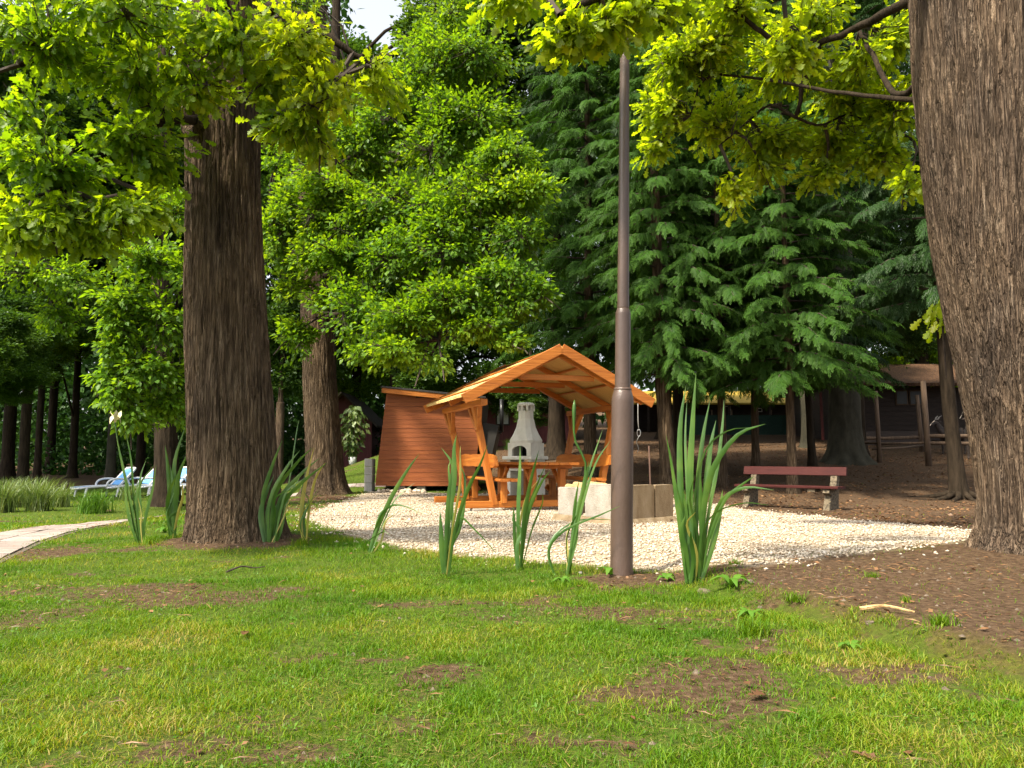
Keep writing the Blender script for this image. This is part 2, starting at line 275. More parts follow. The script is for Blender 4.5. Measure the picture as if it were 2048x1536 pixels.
def ground_mat():
    m, nt, N, L, out = new_mat('ground_surface')
    b = N.new('ShaderNodeBsdfPrincipled'); L.new(b.outputs[0], out.inputs[0]); b.inputs['Roughness'].default_value = 0.95; b.inputs['Specular IOR Level'].default_value = 0.1
    tc = N.new('ShaderNodeTexCoord')
    def nz(scale, det=8):
        n = N.new('ShaderNodeTexNoise'); n.inputs['Scale'].default_value = scale; n.inputs['Detail'].default_value = det; n.inputs['Roughness'].default_value = 0.7
        L.new(tc.outputs['Object'], n.inputs[0]); return n.outputs[0]
    soil = ramp(N, [(0.25, (0.022, 0.013, 0.007)), (0.45, (0.060, 0.036, 0.020)), (0.62, (0.112, 0.073, 0.043)), (0.78, (0.20, 0.148, 0.095))]); L.new(nz(26), soil.inputs[0])
    turf = ramp(N, [(0.28, (0.026, 0.026, 0.007)), (0.42, (0.042, 0.066, 0.008)), (0.58, (0.066, 0.102, 0.010)), (0.75, (0.125, 0.10, 0.032))]); L.new(nz(34), turf.inputs[0])
    grav = ramp(N, [(0.25, (0.20, 0.14, 0.085)), (0.5, (0.36, 0.285, 0.20)), (0.75, (0.47, 0.39, 0.29))]); L.new(nz(28), grav.inputs[0])
    a1 = N.new('ShaderNodeAttribute'); a1.attribute_name = 'turf'
    a2 = N.new('ShaderNodeAttribute'); a2.attribute_name = 'gravel'
    rg = N.new('ShaderNodeMath'); rg.operation = 'MULTIPLY_ADD'; L.new(nz(24, 6), rg.inputs[0]); rg.inputs[1].default_value = 1.7; L.new(a1.outputs['Fac'], rg.inputs[2])
    rs = N.new('ShaderNodeMapRange'); rs.interpolation_type = 'SMOOTHSTEP'; L.new(rg.outputs[0], rs.inputs[0]); rs.inputs[1].default_value = 1.20; rs.inputs[2].default_value = 1.55
    m1 = N.new('ShaderNodeMix'); m1.data_type = 'RGBA'; L.new(rs.outputs[0], m1.inputs[0]); L.new(soil.outputs[0], m1.inputs[6]); L.new(turf.outputs[0], m1.inputs[7])
    m2 = N.new('ShaderNodeMix'); m2.data_type = 'RGBA'; L.new(a2.outputs['Fac'], m2.inputs[0]); L.new(m1.outputs[2], m2.inputs[6]); L.new(grav.outputs[0], m2.inputs[7])
    a3 = N.new('ShaderNodeAttribute'); a3.attribute_name = 'moss'
    ms = ramp(N, [(0.3, (0.035, 0.032, 0.010)), (0.5, (0.075, 0.072, 0.014)), (0.75, (0.13, 0.115, 0.022))]); L.new(nz(40), ms.inputs[0])
    m3 = N.new('ShaderNodeMix'); m3.data_type = 'RGBA'; L.new(a3.outputs['Fac'], m3.inputs[0]); L.new(m2.outputs[2], m3.inputs[6]); L.new(ms.outputs[0], m3.inputs[7])
    L.new(m3.outputs[2], b.inputs['Base Color'])
    bp = N.new('ShaderNodeBump'); bp.inputs['Strength'].default_value = 0.7; bp.inputs['Distance'].default_value = 0.025; vo = N.new('ShaderNodeTexVoronoi'); vo.inputs['Scale'].default_value = 55; vo.inputs['Randomness'].default_value = 1.0; L.new(tc.outputs['Object'], vo.inputs[0])
    ad = N.new('ShaderNodeMath'); ad.operation = 'MULTIPLY_ADD'; L.new(vo.outputs['Distance'], ad.inputs[0]); ad.inputs[1].default_value = -0.04
    ad2 = N.new('ShaderNodeMath'); ad2.operation = 'MULTIPLY_ADD'; L.new(nz(11, 12), ad2.inputs[0]); ad2.inputs[1].default_value = 1.2; L.new(nz(90, 6), ad2.inputs[2]); L.new(ad2.outputs[0], ad.inputs[2]); L.new(ad.outputs[0], bp.inputs['Height']); L.new(bp.outputs[0], b.inputs['Normal'])
    return m
M['ground'] = ground_mat()

# ------------------------------------------------------------------ mesh helpers
def link(o, parent=None):
    COL.objects.link(o)
    if parent is not None: o.parent = parent
    return o
def tag(o, label=None, cat=None, group=None, kind=None):
    if label: o['label'] = label
    if cat: o['category'] = cat
    if group: o['group'] = group
    if kind: o['kind'] = kind
    return o
def empty(name, loc=(0, 0, 0), rz=0, label=None, cat=None, group=None):
    o = bpy.data.objects.new(name, None); o.location = loc; o.rotation_euler = (0, 0, rz); o.empty_display_size = 0.2
    link(o); return tag(o, label, cat, group)

def mesh_np(name, V, Fa, m, parent=None, smooth=False, attrs=None):
    """V (n,3) array, Fa (k,3|4) int array"""
    V = np.ascontiguousarray(V, dtype=np.float32); Fa = np.ascontiguousarray(Fa, dtype=np.int32)
    me = bpy.data.meshes.new(name); k, c = Fa.shape
    me.vertices.add(len(V)); me.vertices.foreach_set('co', V.ravel())
    me.loops.add(k * c); me.loops.foreach_set('vertex_index', Fa.ravel())
    me.polygons.add(k); me.polygons.foreach_set('loop_start', np.arange(0, k * c, c, dtype=np.int32))
    me.update(calc_edges=True)
    if smooth: me.polygons.foreach_set('use_smooth', np.ones(k, bool))
    for an, av in (attrs or {}).items():
        a = me.attributes.new(an, 'FLOAT', 'POINT'); a.data.foreach_set('value', np.ascontiguousarray(av, dtype=np.float32))
    if m is not None: me.materials.append(m)
    return link(bpy.data.objects.new(name, me), parent)

class MB:
    """collects boxes, bars, tubes, lathes into one mesh"""
    def __init__(s): s.V = []; s.F = []; s.n = 0
    def add(s, V, Fs):
        V = [tuple(v) for v in V]
        s.V += V; s.F += [tuple(i + s.n for i in f) for f in Fs]; s.n += len(V); return s
    def box(s, x0, x1, y0, y1, z0, z1, b=0.0):
        return s.prism([(x0, y0), (x1, y0), (x1, y1), (x0, y1)], z0, z1, b)
    def prism(s, pts, z0, z1, b=0.0):
        n = len(pts)
        if b <= 0:
            V = [(x, y, z0) for x, y in pts] + [(x, y, z1) for x, y in pts]
            Fs = [tuple(range(n))[::-1], tuple(range(n, 2 * n))] + [(i, (i + 1) % n, n + (i + 1) % n, n + i) for i in range(n)]
            return s.add(V, Fs)
        cx = sum(p[0] for p in pts) / n; cy_ = sum(p[1] for p in pts) / n
        def ins(p):
            dx, dy = cx - p[0], cy_ - p[1]
            return (p[0] + b * (1 if dx > 0 else -1), p[1] + b * (1 if dy > 0 else -1))
        q = [ins(p) for p in pts]
        V = [(x, y, z0) for x, y in q] + [(x, y, z0 + b) for x, y in pts] + [(x, y, z1 - b) for x, y in pts] + [(x, y, z1) for x, y in q]
        Fs = [tuple(range(n))[::-1], tuple(range(3 * n, 4 * n))]
        for k in range(3):
            Fs += [(k * n + i, k * n + (i + 1) % n, (k + 1) * n + (i + 1) % n, (k + 1) * n + i) for i in range(n)]
        return s.add(V, Fs)
    def bar(s, p, q, w, h, up=(0, 0, 1), b=0.006):
        """rectangular timber from p to q; w across, h along up"""
        p = Vector(p); q = Vector(q); d = (q - p); L_ = d.length; d.normalize()
        sd_ = d.cross(Vector(up)); sd_.normalize(); u = sd_.cross(d)
        w /= 2; h /= 2
        prof = [(-w + b, -h), (w - b, -h), (w, -h + b), (w, h - b), (w - b, h), (-w + b, h), (-w, h - b), (-w, -h + b)]
        V = [p + sd_ * a + u * c for a, c in prof] + [q + sd_ * a + u * c for a, c in prof]
        n = 8
        return s.add(V, [tuple(range(n))[::-1], tuple(range(n, 2 * n))] + [(i, (i + 1) % n, n + (i + 1) % n, n + i) for i in range(n)])
    def tube(s, pts, rad, sides=8, cap=True):
        V, Fs = tube_vf(pts, rad, sides, cap); return s.add(V, Fs)
    def lathe(s, prof, seg=24, cx=0, cy_=0):
        V = []; Fs = []
        for r, z in prof:
            for k in range(seg):
                a = 2 * math.pi * k / seg; V.append((cx + r * math.cos(a), cy_ + r * math.sin(a), z))
        for i in range(len(prof) - 1):
            for k in range(seg):
                Fs.append((i * seg + k, i * seg + (k + 1) % seg, (i + 1) * seg + (k + 1) % seg, (i + 1) * seg + k))
        Fs.append(tuple(range(seg))[::-1]); Fs.append(tuple((len(prof) - 1) * seg + k for k in range(seg)))
        return s.add(V, Fs)
    def build(s, name, m, parent=None, smooth=False, loc=None):
        me = bpy.data.meshes.new(name); me.from_pydata(s.V, [], s.F); me.validate(); me.update()
        if smooth: me.polygons.foreach_set('use_smooth', [True] * len(me.polygons))
        me.materials.append(m); o = bpy.data.objects.new(name, me)
        if loc is not None: o.location = loc
        return link(o, parent)

def tube_vf(pts, rad, sides=8, cap=True):
    pts = [Vector(p) for p in pts]; n = len(pts)
    if not hasattr(rad, '__len__'): rad = [rad] * n
    V = []; Fs = []; ref = Vector((0.13, 0.31, 0.94))
    for i, p in enumerate(pts):
        d = (pts[min(i + 1, n - 1)] - pts[max(i - 1, 0)])
        if d.length < 1e-9: d = Vector((0, 0, 1))
        d.normalize()
        a = d.cross(ref)
        if a.length < 0.2: a = d.cross(Vector((1, 0, 0)))
        a.normalize(); b = d.cross(a)
        for k in range(sides):
            t = 2 * math.pi * k / sides; V.append(p + (a * math.cos(t) + b * math.sin(t)) * rad[i])
    for i in range(n - 1):
        for k in range(sides):
            Fs.append((i * sides + k, i * sides + (k + 1) % sides, (i + 1) * sides + (k + 1) % sides, (i + 1) * sides + k))
    if cap:
        Fs.append(tuple(range(sides))[::-1]); Fs.append(tuple((n - 1) * sides + k for k in range(sides)))
    return V, Fs

def smooth_path(pts, n=12):
    """Catmull-Rom through pts"""
    P = [Vector(p) for p in pts]; P = [P[0] * 2 - P[1]] + P + [P[-1] * 2 - P[-2]]
    out = []
    seg = len(P) - 3
    for i in range(n + 1):
        t = i / n * seg; k = min(int(t), seg - 1); u = t - k
        a, b, c, d = P[k:k + 4]
        out.append(0.5 * ((2 * b) + (c - a) * u + (2 * a - 5 * b + 4 * c - d) * u * u + (3 * b - a - 3 * c + d) * u ** 3))
    return out

def copy_tree(o, parent=None):
    c = o.copy(); COL.objects.link(c)
    if parent is not None: c.parent = parent
    for ch in list(o.children): copy_tree(ch, c)
    return c

def norm(a): return a / np.maximum(np.linalg.norm(a, axis=1, keepdims=True), 1e-9)

# ------------------------------------------------------------------ leaves
def lobed_leaf():
    """oak leaf outline with deep rounded lobes, folded along the midrib"""
    h = [(0.0, 0.01), (0.22, 0.14), (0.32, 0.07), (0.46, 0.25), (0.56, 0.12), (0.74, 0.30), (0.82, 0.16), (0.94, 0.17)]
    V = [(0, 0, 0), (0, .5, -.05), (0, 1.0, -.14)]; T = []; n = len(h)
    for sgn in (1, -1):
        b = len(V); V += [(sgn * w, y, 0.16 * w - 0.12 * y * y) for y, w in h]
        tr = [(1, b + i, b + i + 1) for i in range(n - 1)] + [(1, b + n - 1, 2)]
        T += [t if sgn > 0 else t[::-1] for t in tr]
    return np.array(V, float), np.array(T)
def lobed_leaf_low():
    V = [(0, 0, 0), (0.20, 0.30, .02), (0.11, 0.42, .01), (0.27, 0.62, 0.0), (0.16, 0.76, -.03), (0.0, 1.0, -.12), (-0.16, 0.76, -.03), (-0.27, 0.62, 0.0), (-0.11, 0.42, .01), (-0.20, 0.30, .02), (0, .55, -.05)]
    T = [(10, i, i + 1) for i in range(0, 9)] + [(10, 9, 0)]
    return np.array(V, float), np.array(T)
def simple_leaf():
    V = [(0, 0, 0), (0.30, 0.45, 0.06), (0, 1.0, -0.10), (-0.30, 0.45, 0.06), (0, 0.5, -0.02)]
    return np.array(V), np.array([(0, 1, 4), (1, 2, 4), (2, 3, 4), (3, 0, 4)])
def quad_leaf():
    V = [(0, 0, 0), (0.34, 0.5, 0.03), (0, 1.0, -0.06), (-0.34, 0.5, 0.03)]
    return np.array(V), np.array([(0, 1, 2), (0, 2, 3)])
LEAF = {'lobed': lobed_leaf(), 'low': lobed_leaf_low(), 'simple': simple_leaf(), 'quad': quad_leaf()}

def place_leaves(T, pos, d, nrm, size):
    TV, TT = T
    d = norm(d); side = norm(np.cross(d, nrm)); n2 = np.cross(side, d)
    size = np.asarray(size)[:, None, None]
    V = pos[:, None, :] + size * (TV[None, :, 0:1] * side[:, None] + TV[None, :, 1:2] * d[:, None] + TV[None, :, 2:3] * n2[:, None])
    k = len(TV); Fc = TT[None] + (np.arange(len(pos)) * k)[:, None, None]
    return V.reshape(-1, 3), Fc.reshape(-1, 3)

def rosettes(cent, out, per, size, rng, droop=0.35, spread=0.9, jit=0.12, rnd=0.55):
    """leaf positions round twig tips: cent (n,3) tips, out (n,3) twig directions"""
    n = len(cent)
    c = np.repeat(cent, per, 0); o = np.repeat(norm(out), per, 0)
    r = norm(rng.normal(size=(n * per, 3)))
    d = o + spread * r; d[:, 2] -= droop * rng.random(n * per) * 1.6
    d = norm(d)
    up = np.zeros_like(d); up[:, 2] = 1.0
    nr = up + rnd * rng.normal(size=d.shape)
    nr = nr - (nr * d).sum(1, keepdims=True) * d
    pos = c - o * (rng.random((n * per, 1)) * jit) + (0.12 * size + 0.42 * jit * rng.random((n * per, 1))) * r * np.array([1.15, 1.15, .75])
    sz = size * (0.65 + 0.6 * rng.random(n * per))
    return pos, d, norm(nr), sz

def blob_points(blobs, rng):
    """blobs: (centre, (rx,ry,rz), n) -> points, outward directions, blob index"""
    P = []; O = []; I = []
    for i, (c, r, n) in enumerate(blobs):
        u = norm(rng.normal(size=(n, 3))); rad = (0.25 + 0.75 * rng.random(n) ** 0.6)[:, None]
        off = u * rad * np.array(r)
        # clumpy: pull the points towards a few sub-centres
        k = max(3, n // 14); sub = norm(rng.normal(size=(k, 3))) * (0.35 + 0.65 * rng.random((k, 1))) * np.array(r)
        j = rng.integers(0, k, n); off = off * np.array([.82, .82, .84]) + sub[j] * np.array([.36, .36, .40])
        P.append(off + np.array(c)); O.append(u + np.array([0, 0, 0.15])); I.append(np.full(n, i))
    return np.concatenate(P), np.concatenate(O), np.concatenate(I)

def foliage(parent, blobs, limb_pts, leafkind, size, per, leafm, rng, twigs=True, droop=0.35, twig_r=0.006, bough_r=0.02, name='crown', jit=0.2, rnd=0.55):
    """crown + twig mass grown from limbs to the blobs"""
    P, O, I = blob_points(blobs, rng)
    limb = np.array([tuple(p) for p in limb_pts])
    mb = MB()
    bough = []
    for (c, r, n) in blobs:
        c = np.array(c)
        k = np.argmin(((limb - c) ** 2).sum(1)); a = limb[k]
        mid = (a + c) / 2 + rng.normal(size=3) * 0.08 * np.linalg.norm(c - a) + np.array([0, 0, 0.08 * np.linalg.norm(c - a)])
        pts = smooth_path([a, mid, c, c + (c - mid) * 0.35 + np.array([0, 0, -0.15 * r[2]])], 10)
        bough.append(np.array([tuple(p) for p in pts]))
        if twigs: mb.tube(pts, [bough_r * (1 - 0.75 * i / 10) for i in range(11)], 5, False)
    if twigs:
        for p, i in zip(P, I):
            b = bough[i]; k = np.argmin(((b - p) ** 2).sum(1)); a = b[max(k - 1, 0)]
            L_ = np.linalg.norm(p - a); m = (a + p) / 2 + rng.normal(size=3) * 0.10 * L_
            mb.tube([a, m, p], [twig_r, twig_r * .8, twig_r * .4], 3, False)
    Od = O.copy()
    for i in range(len(blobs)):
        s = I == i
        if s.any():
            b = bough[i]; a = b[5]; Od[s] = norm(P[s] - a) + 0.3 * norm(O[s])
    pos, d, nr, sz = rosettes(P, Od, per, size, rng, droop, 0.9, jit, rnd)
    V, Fc = place_leaves(LEAF[leafkind], pos, d, nr, sz)
    o = mesh_np(name, V, Fc, leafm, parent)
    if twigs and mb.n:
        t = mb.build('twig_mass', M['twig'], parent); t['kind'] = 'stuff'
    return o

def pxblob(px, py, D, rx, ry, rd, n):
    c = at(px, py, D); s = F / D
    return (tuple(c), (rx / s, rd, ry / s), n)

# ------------------------------------------------------------------ trunks
def trunk(parent, path, rads, m, nth=200, nz=380, ridge=0.02, freq=26, flare=0.0, lobes=5, seed=1, zlow=None, name='trunk', knots=()):
    """bark covered trunk along a path of 3D points with radii"""
    path = smooth_path(path, nz - 1); P = np.array([tuple(p) for p in path])
    t = np.linspace(0, 1, nz)
    rr = np.interp(t, np.linspace(0, 1, len(rads)), rads)
    th = np.linspace(0, 2 * np.pi, nth, endpoint=False)
    TH, Tt = np.meshgrid(th, t); Rr = np.repeat(rr[:, None], nth, 1)
    Z = np.repeat(P[:, 2][:, None], nth, 1); h = Z - Z[0, 0]
    cx_, sx_ = np.cos(TH), np.sin(TH)
    k = freq / (2 * np.pi)
    # furrowed bark: ridged noise stretched along the trunk, periodic through the circle
    warp = 0.9 * (noise3(cx_ * 2.2, sx_ * 2.2, Z * 2.6, seed + 5) - .5)
    c2, s2 = np.cos(TH + warp * 0.16), np.sin(TH + warp * 0.16)
    a = noise3(c2 * k, s2 * k, Z * 1.0, seed)
    a2 = noise3(c2 * k * 1.37 + 7, s2 * k * 1.37, Z * 1.7 + 3, seed + 4)
    b = noise3(c2 * k * 2.6, s2 * k * 2.6, Z * 9, seed + 1)
    c = noise3(c2 * k * 5, s2 * k * 5, Z * 30, seed + 2)
    f1 = np.exp(-((a - .5) / .11) ** 2); f2 = np.exp(-((a2 - .5) / .09) ** 2)
    disp = ridge * (-np.maximum(f1, .75 * f2) + 0.45 * (b - .5) + 0.25 * (c - .5) + .4)
    lum = 0.05 * (noise3(cx_ * 1.3, sx_ * 1.3, Z * 0.9, seed + 9) - .5)
    fl = flare * np.exp(-np.maximum(h, 0) / 0.20) * (0.55 + 0.6 * np.cos(lobes * TH + seed) ** 2 + 0.5 * noise3(cx_ * 2, sx_ * 2, Z * 0, seed + 3))
    rad = Rr * (1 + lum) + fl + disp
    X = P[:, 0][:, None] + rad * cx_; Y = P[:, 1][:, None] + rad * sx_
    for (kth, kz, kr, kh) in knots:
        dth = (TH - kth + np.pi) % (2 * np.pi) - np.pi
        q = np.sqrt((dth * Rr) ** 2 + ((Z - kz) * 0.8) ** 2) / kr
        bump = kh * (np.exp(-(q - 1) ** 2 * 7) - 0.9 * np.exp(-q ** 2 * 4) * (q < 1.2))
        X = X + bump * cx_; Y = Y + bump * sx_
    V = np.stack([X, Y, Z], -1).reshape(-1, 3)
    i, j = np.meshgrid(np.arange(nz - 1), np.arange(nth), indexing='ij'); j2 = (j + 1) % nth
    Fc = np.stack([i * nth + j, i * nth + j2, (i + 1) * nth + j2, (i + 1) * nth + j], -1).reshape(-1, 4)
    return mesh_np(name, V, Fc, m, parent, smooth=True)

def limb(parent, pts, r0, r1, m, n=18, sides=9):
    p = smooth_path(pts, n); rng = random.Random(int(abs(p[0].x * 1000)) + len(pts))
    q = [v + Vector((rng.uniform(-1, 1), rng.uniform(-1, 1), rng.uniform(-1, 1))) * (0.25 * r0 if 0 < i < n else 0) for i, v in enumerate(p)]
    MB().tube(q, [r0 + (r1 - r0) * (i / n) ** 0.8 for i in range(n + 1)], sides).build('limb', m, parent, smooth=True)
    return p

# ================================================================== THE SETTING
def poly_sd(x, y, poly):
    """signed distance to a polygon, positive inside"""
    x = np.asarray(x, float); y = np.asarray(y, float); P = np.array(poly); n = len(P)
    inside = np.zeros(x.shape, bool); dist = np.full(x.shape, 1e9)
    for i in range(n):
        a = P[i]; b = P[(i + 1) % n]
        c = ((a[1] > y) != (b[1] > y)) & (x < (b[0] - a[0]) * (y - a[1]) / (b[1] - a[1] + 1e-12) + a[0])
        inside ^= c
        ab = b - a; t = np.clip(((x - a[0]) * ab[0] + (y - a[1]) * ab[1]) / (ab @ ab + 1e-12), 0, 1)
        dist = np.minimum(dist, np.hypot(x - a[0] - t * ab[0], y - a[1] - t * ab[1]))
    return np.where(inside, dist, -dist)

gpx = [(600, 1030), (650, 1055), (720, 1082), (800, 1095), (890, 1108), (1000, 1118), (1100, 1128), (1230, 1138), (1350, 1140), (1500, 1132), (1650, 1115), (1800, 1098), (1940, 1082),
       (2000, 1066), (1850, 1052), (1700, 1040), (1500, 1020), (1400, 1004)]
GRAVEL = [tuple(G(*p)[:2]) for p in gpx] + [(3.2, 14.0), (1.8, 16.6), (-0.6, 17.6), (-2.6, 18.6), (-3.3, 18.6), (-3.2, 16.4)]
PATH_C = [(-3.3, 3.6), (-4.0, 5.5), (-4.6, 7.2), (-5.25, 9.6), (-5.8, 12.3), (-6.2, 15.0), (-5.9, 17.6), (-4.8, 19.5), (-3.4, 20.0), (-1.5, 19.9)]
PATH_PTS = smooth_path([(x, y, 0) for x, y in PATH_C], 60)
PATH_W = 0.72
def path_dist(x, y):
    x = np.asarray(x, float); d = np.full(x.shape, 1e9)
    for p in PATH_PTS: d = np.minimum(d, np.hypot(x - p.x, y - p.y))
    return d

WORN = []
for px_, py_, wx_, wy_, k_ in ((420, 1200, 150, 22, .85), (150, 1190, 170, 25, .55), (60, 1235, 130, 30, .55), (850, 1345, 110, 20, .75), (820, 1400, 90, 25, .5), (1130, 1480, 130, 26, .7), (230, 1350, 90, 18, .5), (560, 1440, 180, 30, .45), (1000, 1230, 140, 16, .45), (1560, 1290, 160, 30, .8), (1750, 1345, 220, 30, .75), (1950, 1400, 130, 40, .6), (330, 1500, 160, 30, .5), (60, 1105, 130, 14, .8)):
    c_ = G(px_, py_); e_ = G(px_, py_ - wy_)
    WORN.append((c_.x, c_.y, wx_ / F * c_.y, abs(e_.y - c_.y), k_))
def masks(x, y):
    """turf (0..1) and gravel (0..1) over the ground"""
    n1 = fbm2(x * 1.3, y * 1.3, 21, 4) - .5; n2 = fbm2(x * 4, y * 4, 31, 3) - .5 + 0.7 * (fbm2(x * 17, y * 17, 33, 2) - .5)
    g = sst(poly_sd(x, y, GRAVEL) + 0.25 * n2, -0.06, 0.10)
    soil = np.zeros_like(g)
    s = bank_dist(x, y) + 0.5 * n1 + 0.25 * n2
    soil = np.maximum(soil, sst(s, -0.10, 0.12) * sst(x + 0.3 * n1, 1.0, 1.4) * (1 - sst(y, 9.6, 10)))       # bare bank by the right oak
    soil = np.maximum(soil, sst(x - 0.25 * (y - 10) + 1.2 * n1, 1.6, 2.6) * sst(y, 8.4, 9.2))              # forest floor under the conifers
    soil = np.maximum(soil, sst(y + 2 * n1, 15.6, 16.6) * sst(x + 0.6 * n1, -1.0, -0.3))                     # behind the shelter
    soil = np.maximum(soil, 1 - sst(np.hypot(x + 2.35, y - 6.85) + 0.4 * n1, 0.50, 0.80))                    # round the left oak
    soil = np.maximum(soil, 1 - sst(np.hypot(x + 3.85, y - 15.9) + 0.6 * n1, 0.75, 1.1))
    soil = np.maximum(soil, 1 - sst(np.hypot((x - 0.9) * .45, y - 4.95) + 0.25 * n1 + .12 * n2, 0.12, 0.34))  # strip under the irises
    soil = np.maximum(soil, sst(-x - 0.25 * y + 1.1 * n1, 1.65, 1.95) * (1 - sst(y + n1, 2.3, 2.75)))       # bare corner bottom left
    soil = np.maximum(soil, sst(fbm2(x * 1.6, y * 2.4, 77, 4) + 0.30 * n2, 0.56, 0.76) * 0.72)               # worn patches
    for cx_, cy_, rx_, ry_, k_ in WORN:
        q = np.hypot((x - cx_) / rx_, (y - cy_) / ry_) + 1.6 * n1 + 1.3 * n2
        soil = np.maximum(soil, k_ * (1 - sst(q, 0.45, 1.15)))
    soil = np.maximum(soil, sst(y + 3 * n1, 27.0, 29) * (1 - sst(x, -9.5, -7.5)))                            # left wood floor
    return (1 - soil) * (1 - g), g

def moss_mask(x, y):
    s = bank_dist(x, y) + 0.10 * (fbm2(x * 5, y * 5, 88, 3) - .5)
    m = np.exp(-((s - 0.02) / 0.11) ** 2) * sst(x, 1.2, 1.5) * (1 - sst(y, 4.2, 4.8)) * sst(y, 1.5, 2.0)
    m2 = 0.6 * sst(fbm2(x * 1.7, y * 1.7, 91, 3), .55, .65) * sst(bank_dist(x, y), .1, .4) * (1 - sst(y, 6, 8)) * sst(x, 1.2, 1.6)
    return np.clip(np.maximum(m, m2), 0, 1) * sst(fbm2(x * 9, y * 9, 93, 2), .25, .5)

def axis(lo, hi, fine_lo, fine_hi, step, grow=1.18):
    a = list(np.arange(fine_lo, fine_hi + 1e-6, step)); s = step; x = fine_lo
    left = []
    while x > lo: s *= grow; x -= s; left.append(x)
    s = step; x = fine_hi; right = []
    while x < hi: s *= grow; x += s; right.append(x)
    return np.array(left[::-1] + a + right)
gx = axis(-260, 260, -9, 8, 0.095); gy = axis(-120, 420, 1.2, 19, 0.095)
GX, GY = np.meshgrid(gx, gy)
GZ = ground_z(GX, GY)
tm, gm = masks(GX, GY)
i, j = np.meshgrid(np.arange(len(gy) - 1), np.arange(len(gx) - 1), indexing='ij'); W_ = len(gx)
gF = np.stack([i * W_ + j, i * W_ + j + 1, (i + 1) * W_ + j + 1, (i + 1) * W_ + j], -1).reshape(-1, 4)
ground = mesh_np('ground', np.stack([GX, GY, GZ], -1).reshape(-1, 3), gF, M['ground'], None, True, {'turf': tm.ravel(), 'gravel': gm.ravel(), 'moss': moss_mask(GX, GY).ravel()})
tag(ground, 'lawn and bare brown earth rising gently to the wood', kind='structure')

# ---- paved path
path_root = empty('path', (0, 0, 0)); tag(path_root, 'pale stone slab path curving behind the left oak', kind='structure')
pb = MB()
acc = 0; rngp = random.Random(3)
dense = smooth_path([(x, y, 0) for x, y in PATH_C], 400)
bed = MB(); bv = []
for p_, q_ in zip(dense[:-1:8], dense[8::8]):
    d = (q_ - p_).normalized(); n = Vector((-d.y, d.x, 0))
    bv.append((p_ + n * (PATH_W / 2 + .05), p_ - n * (PATH_W / 2 + .05)))
V = []; Fs = []
for a, b in bv:
    for v in (a, b): V.append((v.x, v.y, gz(v.x, v.y) + 0.004))
for k in range(len(bv) - 1): Fs.append((2 * k, 2 * k + 1, 2 * k + 3, 2 * k + 2))
bed.add(V, Fs).build('path_bed', mat('path_joint', [(0.3, (0.05, 0.036, 0.026)), (0.7, (0.13, 0.10, 0.075))], 0.95, (9, 9, 9)), path_root)
s_at = [0]
for p_, q_ in zip(dense[:-1], dense[1:]): s_at.append(s_at[-1] + (q_ - p_).length)
def path_at(s):
    k = min(max(int(np.searchsorted(s_at, s)) - 1, 0), len(dense) - 2)
    u = (s - s_at[k]) / (s_at[k + 1] - s_at[k]); d = (dense[k + 1] - dense[k]).normalized()
    return dense[k].lerp(dense[k + 1], u), Vector((-d.y, d.x, 0))
for lane, (o0, o1) in enumerate(((-PATH_W / 2, -0.01), (0.012, PATH_W / 2))):
    s = 0.0 + 0.2 * lane
    while s < s_at[-1] - 0.7:
        Ls = rngp.uniform(0.42, 0.62); g = 0.007
        c = []
        for ss, oo in ((s + g, o0), (s + g, o1), (s + Ls - g, o1), (s + Ls - g, o0)):
            p_, n = path_at(ss); v = p_ + n * (oo + rngp.uniform(-.006, .006)); c.append(v)
        zt = [gz(v.x, v.y) + 0.014 + rngp.uniform(-.004, .004) for v in c]
        V = [(v.x, v.y, z - 0.045) for v, z in zip(c, zt)] + [(v.x, v.y, z) for v, z in zip(c, zt)]
        MB().add(V, [(3, 2, 1, 0), (4, 5, 6, 7), (0, 1, 5, 4), (1, 2, 6, 5), (2, 3, 7, 6), (3, 0, 4, 7)]).build('paving_slab', M['slab'], path_root)
        s += Ls

